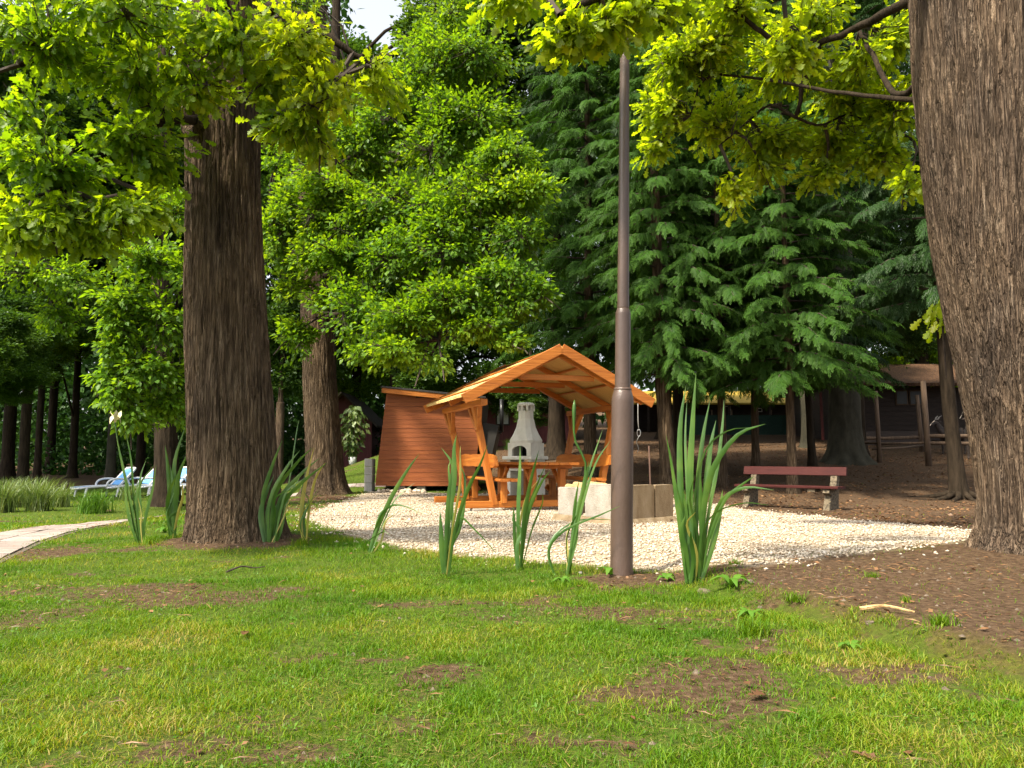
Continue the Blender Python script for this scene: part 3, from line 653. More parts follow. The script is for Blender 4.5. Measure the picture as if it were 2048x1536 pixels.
# ---- gravel stones
def gravel():
    rng = np.random.default_rng(11)
    P = np.array(GRAVEL); lo = P.min(0); hi = P.max(0)
    n = 110000
    x = rng.uniform(lo[0] - .3, hi[0] + .3, n); y = rng.uniform(lo[1] - .3, hi[1] + .3, n)
    sd_ = poly_sd(x, y, GRAVEL) + 0.25 * (fbm2(x * 4, y * 4, 31, 3) - .5)
    keep = (sd_ > 0.02) | ((sd_ > -0.45) & (rng.random(n) < 0.25 * np.exp(sd_ * 7)))
    keep &= rng.random(n) < np.clip(1.15 - (y - 7) * 0.055, 0.3, 1)
    x = x[keep][:44000]; y = y[keep][:44000]; n = len(x)
    a = np.arange(4) * 2 * np.pi / 4
    T = np.array([(math.cos(t), math.sin(t), 0) for t in a] + [(0, 0, .75), (0, 0, -.5)])
    Tt = np.array([(k, (k + 1) % 4, 4) for k in range(4)] + [((k + 1) % 4, k, 5) for k in range(4)])
    s = rng.uniform(0.009, 0.020, n); th = rng.random(n) * 6.283
    V = T[None] * (0.7 + 0.6 * rng.random((n, 6, 1)))
    V = V * s[:, None, None] * np.stack([np.ones(n), rng.uniform(.6, 1, n), rng.uniform(.45, .9, n)], -1)[:, None]
    tilt = rng.normal(size=n) * 0.4
    yz = V[..., 1] * np.cos(tilt)[:, None] - V[..., 2] * np.sin(tilt)[:, None]; zz = V[..., 1] * np.sin(tilt)[:, None] + V[..., 2] * np.cos(tilt)[:, None]
    xr = V[..., 0] * np.cos(th)[:, None] - yz * np.sin(th)[:, None]; yr = V[..., 0] * np.sin(th)[:, None] + yz * np.cos(th)[:, None]
    V = np.stack([xr + x[:, None], yr + y[:, None], zz + (ground_z(x, y) + s * 0.30)[:, None]], -1)
    Fc = Tt[None] + (np.arange(n) * 6)[:, None, None]
    o = mesh_np('gravel', V.reshape(-1, 3), Fc.reshape(-1, 3), M['pebble'])
    tag(o, 'bed of cream white gravel around the picnic shelter', 'gravel', kind='stuff')
gravel()

# ---- lawn blades
def lawn():
    rng = np.random.default_rng(5)
    xs = []; ys = []
    for (y0, y1, dens) in ((1.75, 2.6, 24000), (2.6, 3.6, 17500), (3.6, 5.0, 11500), (5.0, 7.2, 5600), (7.2, 12, 900), (12, 26, 110)):
        w = 0.72 * y1 + 0.25; n = int(dens * (y1 - y0) * 2 * w * .86)
        y = rng.uniform(y0, y1, n); x = rng.uniform(-w, w, n); k = np.abs(x) < 0.70 * y + 0.25
        xs.append(x[k]); ys.append(y[k])
    x = np.concatenate(xs); y = np.concatenate(ys)
    tmk, gmk = masks(x, y)
    clump = fbm2(x * 7, y * 7, 41, 2); big = fbm2(x * 0.9, y * 0.9, 43, 3)
    keep = rng.random(len(x)) < np.clip(tmk * 1.05 + 0.035, 0, 1) * np.clip(0.35 + 1.6 * (clump - .25), 0.2, 1)
    keep &= path_dist(x, y) > PATH_W / 2 + 0.06 * (rng.random(len(x)) - .8)
    x, y, clump, big, tmk = x[keep], y[keep], clump[keep], big[keep], tmk[keep]
    n = len(x); z = ground_z(x, y)
    far = sst(y, 5, 14)
    h = (0.012 + 0.022 * rng.random(n) ** 1.5 + 0.035 * np.clip(clump - .5, 0, 1) + 0.05 * np.clip(big - .52, 0, 1)) * (0.55 + 0.45 * tmk) * (1 + 0.6 * far)
    sdg = poly_sd(x, y, GRAVEL); h = h + 0.045 * np.exp(-((sdg + .22) / .16) ** 2) * (y < 9) * rng.random(n) ** 1.2 * sst(fbm2(x * 3, y * 3, 55, 2), .3, .6)
    w = (0.0011 + 0.0010 * rng.random(n)) * (1 + 2.6 * far)
    th = rng.random(n) * 6.283; lean = (0.3 + 1.1 * rng.random(n)) * h
    dx, dy = np.cos(th), np.sin(th); ph = th + rng.normal(size=n) * 0.8 + 1.57; wx, wy = np.cos(ph) * w, np.sin(ph) * w
    b = np.stack([x, y, z - 0.004], -1)
    V = np.empty((n, 5, 3))
    W3 = np.stack([wx, wy, np.zeros(n)], -1)
    mid = b + np.stack([dx * lean * .35, dy * lean * .35, h * .62], -1)
    tip = b + np.stack([dx * lean, dy * lean, h * (1 - .25 * rng.random(n))], -1)
    V[:, 0] = b - W3; V[:, 1] = b + W3; V[:, 2] = mid + W3 * .75; V[:, 3] = mid - W3 * .75; V[:, 4] = tip
    T = np.array([(0, 1, 2), (0, 2, 3), (3, 2, 4)])
    Fc = T[None] + (np.arange(n) * 5)[:, None, None]
    o = mesh_np('lawn_grass', V.reshape(-1, 3), Fc.reshape(-1, 3), M['grass'])
    tag(o, 'short patchy lawn grass across the foreground', 'grass', kind='stuff')
    return n
print('lawn blades', lawn())
def thatch():
    rng = np.random.default_rng(6); n0 = 90000; y = 1.8 + 5.2 * rng.random(n0) ** 1.5; x = rng.uniform(-1, 1, n0) * (.70 * y + .2)
    tmk, gmk = masks(x, y); k = rng.random(n0) < (1 - gmk) * (.25 + .75 * tmk) * .42 * sst(fbm2(x * 2.3, y * 2.3, 47, 3), .30, .62); k &= path_dist(x, y) > PATH_W / 2; x, y = x[k], y[k]; n = len(x)
    th = rng.random(n) * 6.283; pos = np.stack([x, y, ground_z(x, y) + .003 + .009 * rng.random(n)], -1); d = np.stack([np.cos(th), np.sin(th), rng.normal(size=n) * .22], -1)
    T = (np.array([(-.022, 0, 0), (.022, 0, 0), (.0, 1, 0)]), np.array([(0, 1, 2)]))
    V, Fc = place_leaves(T, pos, d, np.stack([rng.normal(size=n) * .4, rng.normal(size=n) * .4, np.ones(n)], -1), .02 + .035 * rng.random(n))
    tag(mesh_np('thatch', V, Fc, M['straw']), 'dry straw coloured thatch matted between the grass', 'thatch', kind='stuff')
thatch()

# ---- dead leaves and small broad-leaved weeds on the ground
def litter():
    rng = np.random.default_rng(15)
    n0 = 140000
    x = rng.uniform(-6, 14, n0); y = 1.8 + 30 * rng.random(n0) ** 1.7
    tmk, gmk = masks(x, y)
    dens = np.clip(1 - tmk - gmk, 0, 1) * (0.35 + 0.65 * sst(fbm2(x * .8, y * .8, 61, 3), .35, .6)) + 0.03 * tmk + 0.05 * gmk
    dens *= np.where(y > 10, 0.8, 0.95)
    k = (rng.random(n0) < dens) & (np.abs(x) < 0.75 * y + 0.5); x = x[k]; y = y[k]; n = len(x)
    pos = np.stack([x, y, ground_z(x, y) + 0.006 + 0.012 * rng.random(n) + 0.010 * gmk[k]], -1)
    th = rng.random(n) * 6.283; d = np.stack([np.cos(th), np.sin(th), rng.normal(size=n) * .18], -1)
    nr = np.stack([rng.normal(size=n) * .3, rng.normal(size=n) * .3, np.ones(n)], -1)
    sz = np.where(y > 9, 0.022 + 0.055 * rng.random(n) ** 2, 0.005 + 0.035 * rng.random(n) ** 4)
    V, Fc = place_leaves(LEAF['quad'], pos, d, nr, sz)
    tag(mesh_np('leaf_litter', V, Fc, M['litter']), 'dry brown fallen leaves scattered on the earth', 'leaf litter', kind='stuff')
    n0 = 16000; x = rng.uniform(-4, 5.5, n0); y = rng.uniform(1.8, 8.5, n0); tmk, gmk = masks(x, y)
    k = (rng.random(n0) < np.clip(1 - tmk - gmk, 0, 1) * .55 + .012) & (np.abs(x) < .72 * y + .2); x, y = x[k], y[k]; n = len(x)
    th = rng.random(n) * 6.283; pos = np.stack([x, y, ground_z(x, y) + .004 + .008 * rng.random(n)], -1); d = np.stack([np.cos(th), np.sin(th), rng.normal(size=n) * .12], -1)
    T = (np.array([(-.025, 0, 0), (.025, 0, 0), (.03, .5, .04), (-.01, .5, .04), (.01, 1, 0), (0, .5, .09)]), np.array([(0, 1, 5), (1, 2, 5), (2, 4, 5), (4, 3, 5), (3, 0, 5)]))
    V, Fc = place_leaves(T, pos, d, np.tile([0, 0, 1.0], (n, 1)), .012 + .075 * rng.random(n) ** 3)
    tag(mesh_np('twig_litter', V, Fc, M['litter']), 'small dry twigs and straw strewn on the bare earth', 'twigs', kind='stuff')
    n = 2600; x = rng.uniform(-4, 5.5, n * 4); y = rng.uniform(1.8, 8.5, n * 4); tmk, gmk = masks(x, y)
    k = (rng.random(n * 4) < np.clip(1 - tmk - gmk, 0, 1) * .5); x, y = x[k], y[k]; n = len(x)
    T = np.array([(1, 0, 0), (.2, .9, 0), (-.8, .5, 0), (-.7, -.6, 0), (.3, -.9, 0), (.05, .02, .7)]); s = .003 + .013 * rng.random(n) ** 3; th = rng.random(n) * 6.283
    V = T[None] * (.7 + .6 * rng.random((n, 6, 1))) * s[:, None, None]
    X = V[..., 0] * np.cos(th)[:, None] - V[..., 1] * np.sin(th)[:, None] + x[:, None]; Y = V[..., 0] * np.sin(th)[:, None] + V[..., 1] * np.cos(th)[:, None] + y[:, None]
    V = np.stack([X, Y, V[..., 2] + ground_z(x, y)[:, None] - .001], -1); Tt = np.array([(0, 1, 5), (1, 2, 5), (2, 3, 5), (3, 4, 5), (4, 0, 5)])
    tag(mesh_np('soil_crumb_layer', V.reshape(-1, 3), (Tt[None] + (np.arange(n) * 6)[:, None, None]).reshape(-1, 3), M['bank_stone']), 'earth crumbs and grit on the bare bank', 'grit', kind='stuff')
    # clover and plantain leaves in the lawn
    n0 = 12000
    x = rng.uniform(-4, 3.5, n0); y = rng.uniform(1.8, 6.2, n0)
    tmk, gmk = masks(x, y)
    pat = fbm2(x * 1.6, y * 1.6, 71, 3)
    k = (rng.random(n0) < tmk * sst(pat, .50, .62)) & (np.abs(x) < 0.72 * y + .2); x, y = x[k], y[k]; n = len(x)
    c = np.stack([x, y, ground_z(x, y) + 0.012], -1)
    pos, d, nr, sz = rosettes(c, np.tile([0, 0, 1.0], (n, 1)), 3, 0.017, rng, 0.1, 1.3, 0.02)
    d[:, 2] = np.abs(d[:, 2]) * .35; nr[:] = np.array([0, 0, 1.0]) + 0.3 * rng.normal(size=nr.shape)
    V, Fc = place_leaves(LEAF['simple'], pos, d, nr, sz * 0.85)
    tag(mesh_np('clover', V, Fc, M['weed']), 'low clover and small round weeds in the lawn', 'weeds', kind='stuff')
litter()

# ================================================================== NEAR TREES
# ---- left oak (about 6.7 m away)
def gbase(px, py, dz=-0.06):
    g = G(px, py); return Vector((g.x, g.y, g.z + dz))
b = gbase(460, 1082); D = b.y + 0.33
t1 = empty('oak_tree', (0, 0, 0), 0, 'massive furrowed oak trunk on the left with bright hanging leaves', 'tree', 'oaks')
pts = [at(476, 1095, D), at(470, 1000, D), at(460, 800, D), at(452, 600, D), at(448, 400, D), at(446, 200, D), at(452, 0, D), at(462, -260, D)]
pts[0].z = b.z
trunk(t1, pts, [0.40, 0.385, 0.365, 0.345, 0.325, 0.33, 0.28, 0.20], M['bark'], 240, 300, 0.020, 60, 0.065, 5, 3, knots=((-2.1, at(0, 262, D).z, 0.11, 0.05),))
L1 = []
for pl, r0, r1 in (
    ([at(446, 180, D), at(330, 60, D - .5), at(180, 60, D - 1.0), at(40, 130, D - 1.2)], .085, .02),
    ([at(440, 250, D), at(340, 240, D - .6), at(220, 300, D - 1.0), at(110, 380, D - 1.3)], .05, .015),
    ([at(450, 120, D), at(540, 20, D - .5), at(640, 60, D - .9), at(740, 130, D - .9)], .08, .02),
    ([at(450, 60, D), at(420, -100, D - 1), at(330, -200, D - 2), at(260, -260, D - 2.6)], .09, .03),
    ([at(455, -50, D), at(600, -160, D - .3), at(760, -200, D + .2), at(900, -260, D + .4)], .08, .03),
    ([at(450, 0, D), at(300, -60, D + .8), at(120, -100, D + 1.2), at(-120, -80, D + 1.2)], .08, .03)):
    L1 += limb(t1, pl, r0, r1, M['bark_dark'])
B = [pxblob(*a) for a in (
    (90, 90, 5.7, 150, 90, .7, 60), (50, 250, 5.6, 110, 90, .6, 48), (120, 340, 5.5, 110, 80, .6, 42), (60, 440, 5.3, 60, 60, .4, 24), (150, 430, 5.4, 80, 50, .4, 24),
    (230, 430, 5.6, 70, 55, .4, 34), (40, 480, 5.2, 45, 35, .3, 18), (110, 470, 5.3, 60, 40, .3, 22), (190, 490, 5.5, 40, 25, .25, 10), (300, 420, 5.9, 60, 50, .35, 22), (260, 280, 6.0, 120, 90, .6, 48), (280, 140, 6.0, 140, 100, .7, 56), (320, 350, 6.2, 50, 60, .4, 18), (240, 20, 5.6, 160, 70, .7, 48),
    (460, 60, 6.0, 130, 80, .5, 46), (590, 90, 5.8, 110, 90, .6, 48), (640, 190, 5.9, 90, 80, .5, 36), (570, 265, 6.0, 80, 50, .4, 22),
    (740, 150, 6.2, 70, 50, .4, 16), (400, 170, 5.9, 110, 70, .35, 44), (520, 170, 5.9, 60, 45, .3, 18), (430, 100, 5.8, 90, 60, .4, 30), (780, 180, 6.6, 50, 40, .4, 9), (640, 300, 6.1, 40, 30, .3, 8),
    # outside the frame
    (-160, 180, 5.8, 140, 150, .8, 24), (-120, 0, 6.2, 150, 100, .9, 18), (350, -140, 5.6, 200, 80, .9, 18), (620, -140, 6.4, 170, 80, .9, 20), (100, -160, 6.8, 200, 100, 1.0, 16),
    (420, -320, 7.2, 260, 110, 1.2, 24), (40, -60, 8.0, 250, 110, .8, 30), (420, 20, 8.2, 200, 90, .6, 36))]
B = [(c, (r[0] * 1.08, r[1], r[2] * 1.0), int(n * 1.02)) for c, r, n in B]
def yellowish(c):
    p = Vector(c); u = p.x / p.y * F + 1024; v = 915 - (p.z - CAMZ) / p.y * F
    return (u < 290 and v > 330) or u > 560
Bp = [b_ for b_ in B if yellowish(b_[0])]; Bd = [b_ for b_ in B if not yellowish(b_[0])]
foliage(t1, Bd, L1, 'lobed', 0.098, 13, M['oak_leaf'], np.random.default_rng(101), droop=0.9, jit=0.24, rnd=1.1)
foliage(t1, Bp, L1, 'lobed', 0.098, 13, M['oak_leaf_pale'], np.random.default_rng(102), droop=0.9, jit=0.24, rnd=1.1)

# ---- right oak (about 5.7 m away)
b = gbase(2005, 1112); D = b.y + 0.30
t2 = empty('oak_tree', (0, 0, 0), 0, 'thick leaning oak trunk at the right edge, pale brown ridged bark', 'tree', 'oaks')
pts = [at(2090, 1130, D), at(2092, 1040, D), at(2068, 850, D), at(2015, 600, D), at(1974, 350, D), at(1955, 130, D), at(1950, -80, D), at(1950, -260, D)]
pts[0].z = b.z
trunk(t2, pts, [0.43, 0.40, 0.40, 0.41, 0.415, 0.43, 0.44, 0.25], M['bark_brown'], 250, 300, 0.020, 62, 0.07, 5, 8)
L2 = []
for pl, r0, r1 in (
    ([at(1900, 90, D), at(1800, 190, D + .5), at(1745, 110, D + 1.0), at(1715, 55, D + 1.3)], .03, .018),
    ([at(1925, -40, D), at(1800, 10, D + .6), at(1700, 65, D + 1.2), at(1625, 105, D + 1.6), at(1592, 235, D + 1.9)], .05, .02),
    ([at(1592, 235, D + 1.9), at(1540, 210, D + 2.0), at(1500, 240, D + 2.2), at(1440, 290, D + 2.3)], .018, .008),
    ([at(1592, 235, D + 1.9), at(1640, 250, D + 2.0), at(1700, 230, D + 2.1), at(1760, 260, D + 2.2)], .016, .007),
    ([at(1830, 200, D + .3), at(1680, 185, D + 1.2), at(1520, 158, D + 1.8), at(1415, 155, D + 2.0), at(1380, 230, D + 2.1)], .022, .008),
    ([at(1640, 100, D + 1.5), at(1560, 90, D + 1.5), at(1490, 35, D + 1.4), at(1420, -30, D + 1.2)], .035, .015),
    ([at(1930, -60, D), at(1700, -80, D - .4), at(1450, -60, D - .9), at(1250, -20, D - 1.3), at(1120, 30, D - 1.5)], .08, .015),
    ([at(1950, -200, D), at(1800, -300, D + 1), at(1600, -300, D + 1.8), at(1400, -260, D + 2.2)], .1, .03)):
    L2 += limb(t2, pl, r0, r1, M['bark_dark'])
B = [pxblob(*a) for a in (
    (1350, 120, 7.6, 90, 90, .6, 44), (1330, 230, 7.8, 75, 70, .5, 34), (1430, 250, 8.0, 100, 70, .6, 44), (1420, 90, 7.4, 110, 80, .6, 44), (1540, 290, 8.0, 100, 50, .5, 40),
    (1560, 140, 7.6, 110, 90, .6, 46), (1650, 300, 8.0, 110, 45, .5, 34), (1690, 180, 7.6, 100, 80, .6, 42), (1780, 220, 7.4, 70, 90, .5, 40), (1760, 310, 7.6, 80, 50, .4, 30), (1810, 380, 7.2, 40, 40, .3, 10), (1640, 360, 7.9, 60, 25, .3, 14), (1790, 80, 7.2, 70, 80, .6, 32),
    (1620, 30, 7.2, 120, 60, .7, 38), (1480, 20, 7.0, 110, 50, .6, 32), (1470, 395, 7.8, 32, 55, .3, 14), (1720, 120, 7.0, 60, 60, .4, 18), (1530, 350, 8.0, 60, 30, .3, 14), (1310, 310, 7.9, 35, 40, .3, 10),
    (1585, 120, 5.2, 55, 80, .3, 14), (1250, 20, 4.3, 110, 38, .4, 26), (1130, 75, 4.2, 60, 35, .3, 14), (1210, 60, 4.2, 50, 30, .3, 10), (1010, -5, 4.3, 60, 22, .3, 8), (1330, 20, 4.6, 70, 40, .4, 14), (1885, 650, 6.1, 14, 18, .1, 3),
    (1100, -110, 4.6, 200, 70, .7, 34), (1400, -130, 5.2, 220, 80, .9, 40), (1600, -260, 7.5, 260, 100, 1.2, 60), (1850, -200, 6.8, 180, 120, 1.0, 40), (2150, 60, 6.0, 120, 160, .9, 40), (2300, -120, 5.6, 160, 160, 1.0, 40))]
B = [(c, r, int(n * 1.75)) for c, r, n in B]
foliage(t2, B, L2, 'lobed', 0.095, 12, M['oak_leaf_pale'], np.random.default_rng(202), droop=0.5, jit=0.24, rnd=0.8)

# ---- second oak behind (about 16 m away)
b = gbase(650, 990); D = b.y + 0.3
t3 = empty('oak_tree', (0, 0, 0), 0, 'second oak with straight furrowed trunk and wide bright green crown', 'tree', 'oaks')
pts = [at(652, 1000, D), at(648, 900, D), at(636, 700, D), at(628, 500, D), at(622, 300, D), at(630, 100, D), at(650, -200, D)]
pts[0].z = b.z
trunk(t3, pts, [0.44, 0.40, 0.35, 0.32, 0.29, 0.24, 0.14], M['bark'], 140, 180, 0.02, 50, 0.16, 5, 12)
L3 = []
for pl, r0, r1 in (
    ([at(628, 420, D), at(720, 330, D - .6), at(840, 300, D - 1.2), at(960, 330, D - 1.8)], .10, .03),
    ([at(632, 560, D), at(720, 520, D - .8), at(830, 520, D - 1.6), at(960, 540, D - 2.2)], .08, .02),
    ([at(625, 250, D), at(720, 150, D - .3), at(830, 100, D - .6), at(950, 130, D - .8)], .10, .03),
    ([at(634, 640, D), at(720, 620, D - 1), at(800, 640, D - 1.8), at(880, 680, D - 2.4)], .06, .02),
    ([at(625, 330, D), at(570, 300, D - .2), at(540, 400, D - .4), at(560, 520, D - .5)], .06, .02)):
    L3 += limb(t3, pl, r0, r1, M['bark_dark'])
B = [pxblob(*a) for a in (
    (900, 120, 15.3, 130, 70, 1.0, 150), (800, 190, 15.0, 110, 80, 1.0, 140), (960, 230, 14.6, 110, 70, 1.0, 150), (870, 300, 14.6, 120, 80, 1.0, 160), (1010, 330, 14.0, 90, 60, .9, 120),
    (1060, 380, 13.6, 80, 50, .8, 100), (940, 400, 14.0, 120, 70, 1.0, 160), (800, 400, 14.4, 120, 80, 1.0, 150), (730, 300, 15.0, 90, 90, 1.0, 110), (1040, 470, 13.6, 80, 60, .8, 110),
    (900, 500, 13.8, 130, 70, 1.0, 170), (780, 510, 14.2, 110, 80, 1.0, 150), (1010, 560, 13.4, 95, 60, .8, 130), (890, 600, 13.4, 120, 60, .9, 150), (790, 640, 13.6, 100, 70, .9, 140),
    (700, 620, 14.0, 80, 90, .9, 100), (950, 650, 13.3, 90, 40, .7, 90), (800, 700, 13.4, 70, 36, .7, 60), (730, 700, 13.8, 70, 50, .7, 60), (700, 450, 14.6, 80, 90, .9, 90),
    (560, 460, 15.0, 60, 130, .7, 120), (640, 430, 14.6, 70, 60, .4, 90), (610, 510, 14.6, 60, 45, .4, 70), (660, 500, 14.0, 60, 45, .4, 44), (640, 350, 14.2, 80, 50, .5, 54), (575, 680, 15.4, 35, 70, .5, 40), (600, 330, 15.6, 80, 60, .8, 50), (1040, 690, 13.2, 40, 22, .4, 20), (1080, 590, 13.3, 40, 40, .5, 36), (640, 380, 14.9, 80, 60, .5, 60), (620, 480, 14.8, 70, 60, .5, 50), (640, 270, 14.9, 80, 70, .6, 60), (680, 540, 14.6, 50, 50, .5, 30), (590, 560, 15.0, 40, 50, .4, 26), (885, 735, 13.0, 20, 14, .3, 8),
    (900, 30, 16.0, 120, 50, 1.0, 90), (600, 150, 16.5, 110, 90, 1.0, 80), (560, 0, 17, 160, 90, 1.2, 80))]
_r = np.random.default_rng(9)
B = [(c, r, int(n * .8)) for c, r, n in B] + [(tuple(np.array(c) + _r.uniform(-.75, .75, 3) * np.array([1, .5, 1]) * (np.array([.8, 1, 0]) if c[2] < 3.6 else 1)), tuple(np.array(r) * _r.uniform(.7, 1.1)), int(n * .62)) for c, r, n in B]
foliage(t3, B, L3, 'simple', 0.105, 17, M['green_leaf'], np.random.default_rng(303), droop=0.5, twig_r=0.007, bough_r=0.03, jit=0.34, rnd=0.8)

# ---- oak whose boughs hang behind the left trunk
D = 19.0
g0 = at(330, 960, D); t4 = empty('oak_tree', (0, 0, 0), 0, 'shaded oak behind the loungers with low hanging boughs', 'tree', 'oaks')
pts = [at(335, 975, D), at(332, 860, D), at(325, 700, D), at(320, 450, D), at(330, 150, D), at(330, -100, D)]
pts[0].z = gz(pts[0].x, D) - .1
trunk(t4, pts, [.30, .26, .24, .22, .18, .1], M['bark_dark'], 60, 120, .02, 20, .15, 5, 15)
L4 = []
for pl, r0, r1 in (
    ([at(320, 500, D), at(290, 420, D - 3), at(270, 480, D - 5.5), at(265, 620, D - 6.5)], .10, .03),
    ([at(322, 430, D), at(400, 360, D - 3), at(380, 480, D - 5.5), at(350, 640, D - 6)], .09, .03),
    ([at(320, 400, D), at(200, 400, D - 2), at(120, 480, D - 3), at(60, 560, D - 3)], .09, .03)):
    L4 += limb(t4, pl, r0, r1, M['bark_dark'])
B = [pxblob(*a) for a in (
    (300, 520, 12.6, 90, 60, .8, 90), (250, 600, 12.4, 70, 70, .7, 80), (330, 640, 12.6, 80, 80, .7, 90), (240, 700, 12.3, 50, 60, .6, 60), (300, 750, 12.4, 90, 60, .7, 90), (240, 800, 12.2, 45, 40, .5, 40),
    (330, 820, 12.8, 70, 40, .6, 70), (260, 850, 12.2, 50, 22, .5, 30), (210, 760, 12.2, 40, 40, .4, 30), (230, 650, 12.2, 50, 60, .5, 50), (390, 560, 12.8, 80, 90, .8, 60), (420, 720, 13, 80, 80, .8, 60), (150, 560, 16, 100, 60, 1, 90), (60, 540, 16, 90, 60, 1, 70), (120, 640, 16.4, 80, 40, .9, 60), (350, 420, 13.4, 120, 70, .9, 80))]
foliage(t4, B, L4, 'simple', 0.105, 15, M['green_leaf'], np.random.default_rng(404), droop=0.5, twig_r=0.007, bough_r=0.03, jit=0.3)

# ================================================================== CONIFERS
def frond_template():
    """flat drooping spray: arching axis with feathered fingers; returns verts, tris, tip weight"""
    V = []; T = []; W = []
    rng = random.Random(5)
    def axis_p(t): return Vector((0, 0.92 * t - 0.10 * t * t, 0.10 * t - 0.62 * t ** 2.2))
    def strip(p, q, w, tw0, tw1, sag=0.0):
        d = (q - p); s = d.cross(Vector((0, 0.25, 1))); s.normalize(); m = (p + q) / 2 + Vector((0, 0, sag))
        n = len(V)
        for v in (p + s * w * .45, p - s * w * .45, m + s * w * .5, m - s * w * .5, q): V.append(tuple(v))
        W.extend([tw0, tw0, (tw0 + tw1) / 2, (tw0 + tw1) / 2, tw1])
        T.extend([(n, n + 1, n + 3), (n, n + 3, n + 2), (n + 2, n + 3, n + 4)])
    def spike(p, q, w, tw0, tw1):
        d = (q - p); s = d.cross(Vector((0, 0.25, 1))); s.normalize(); n = len(V)
        for v in (p + s * w * .5, p - s * w * .5, q): V.append(tuple(v))
        W.extend([tw0, tw0, tw1]); T.append((n, n + 1, n + 2))
    N_ = 7
    prev = axis_p(0)
    for k in range(1, 4):
        q = axis_p(k / 3); strip(prev, q, 0.03, 0.0, 0.25); prev = q
    for k in range(N_):
        t = 0.05 + 0.93 * k / (N_ - 1)
        for sg in (-1, 1):
            p = axis_p(t + 0.02 * sg)
            l = (0.14 + 0.36 * math.sin(math.pi * min(1, t * .75 + .18))) * (1.05 - 0.60 * t) * rng.uniform(.8, 1.2)
            d = Vector((sg * (0.80 - .35 * t), 0.55 + .25 * t, -0.22 - 0.5 * t + rng.uniform(-.12, .12))).normalized()
            q = p + d * l + Vector((0, 0, -0.30 * l))
            tw = 0.15 + .35 * t
            spike(p, q, 0.060, tw * .4, tw + .45)
            for f_, s2 in ((.30, 1), (.58, -1)):
                pp = p.lerp(q, f_); dd = (d + Vector((sg * .25 * s2, -.55 * s2, -.30))).normalized()
                qq = pp + dd * l * .50 * (1.1 - .5 * f_) + Vector((0, 0, -.08 * l))
                spike(pp, qq, 0.055, tw * .6, tw + .45)
    return np.array(V), np.array(T), np.array(W)
FR_V, FR_T, FR_W = frond_template()

def conifer_crown(name, H, z0, rmax, nbr, rng, size):
    """fronds hung along whorled drooping branches; tree base at origin"""
    P = []; Dv = []; Nn = []; S = []; mb = MB()
    for k in range(nbr):
        f = (k + rng.random()) / nbr
        z = z0 + (H - z0) * f ** 1.15
        L_ = (rmax * (1 - f) ** 0.75 + 0.3) * rng.uniform(.7, 1.12) * (0.8 + 0.2 * min(1, (z - z0) / 1.0))
        a = k * 2.39996 + rng.normal() * .3
        u = np.array([math.cos(a), math.sin(a), 0]); w = np.array([-u[1], u[0], 0])
        def bp(t): return u * L_ * t + np.array([0, 0, z + 0.20 * L_ * t - 0.42 * L_ * t * t])
        mb.tube([bp(0), bp(.33), bp(.66), bp(1)], [.022, .016, .010, .004], 4, False)
        nf = max(8, int(L_ * 17))
        for m_ in range(nf):
            t = 0.18 + 0.82 * (m_ + rng.random() * .6) / nf
            sg = 1 if m_ % 2 else -1
            dirv = u * (0.45 + .55 * t) + w * sg * (1.0 - .55 * t) * rng.uniform(.5, 1.2) + np.array([0, 0, -0.30 + .25 * rng.normal()])
            if m_ == nf - 1: dirv = u + w * rng.normal() * .2
            P.append(bp(min(t, 1)) + w * sg * rng.uniform(0, .22) * (1.1 - t)); Dv.append(dirv); Nn.append(np.array([0, 0, 1]) + .34 * rng.normal(size=3)); S.append(size * rng.uniform(.75, 1.25) * (1.05 - .25 * t))
    P, Dv, Nn, S = map(np.array, (P, Dv, Nn, S))
    V, Fc = place_leaves((FR_V, FR_T), P, Dv, Nn, S)
    return V, Fc, np.tile(FR_W, len(P)), mb
CONI = []
for s_, nb in ((1, 150), (2, 140)):
    rng = np.random.default_rng(500 + s_)
    V, Fc, w, mb = conifer_crown('crown', 12.5, 1.9, 2.25, nb, rng, 0.36)
    oc = mesh_np('crown', V, Fc, M['fir'], None, False, {'tip': w}); print('conifer tris', len(Fc))
    ob = mb.build('branchwork', M['twig'])
    CONI.append((oc.data, ob.data)); bpy.data.objects.remove(oc); bpy.data.objects.remove(ob)
def own_mat(o, m):
    o.material_slots[0].link = 'OBJECT'; o.material_slots[0].material = m

def conifer(px, D, label, lean=0, r=0.12, k=0, rz=0, s=1.0, zs=1.0, dark=False, py_top=None, lift=0.0):
    x = (px - 1024) / F * D / 1.0; z = gz(x, D)
    t = empty('conifer_tree', (x, D, z - .05), 0, label, 'tree', 'conifers behind the bench')
    trunk(t, [(0, 0, 0), (lean * .25, 0, 1.0), (lean * .6, 0, 2.6), (lean * .9, 0, 6), (lean, 0, 12)], [r * 1.25, r, r * .92, r * .6, .03], M['bark_dark'] if dark else M['bark'], 28, 50, .010, 12, r * .6, 5, int(px))
    c = bpy.data.objects.new('crown', CONI[k][0]); link(c, t)
    if dark: own_mat(c, M['fir_shaded'])
    b_ = bpy.data.objects.new('branchwork', CONI[k][1]); link(b_, t); b_['kind'] = 'stuff'
    for o in (c, b_):
        o.rotation_euler = (0, 0, rz); o.scale = (s, s, zs); o.location = (lean * .6, 0, lift + .30)
    return t
conifer(1338, 15.7, 'conifer with slightly leaning trunk behind the fire ring', -0.22, .15, 0, 0.4, .82, 1.0, lift=.1)
conifer(1443, 16.4, 'slim conifer trunk left of the bench among drooping sprays', 0.0, .075, 1, 1.9, .95, 1.02)
conifer(1581, 15.4, 'straight slim conifer rising directly behind the red bench', 0.0, .085, 0, 3.3, .92, .95, lift=.1)
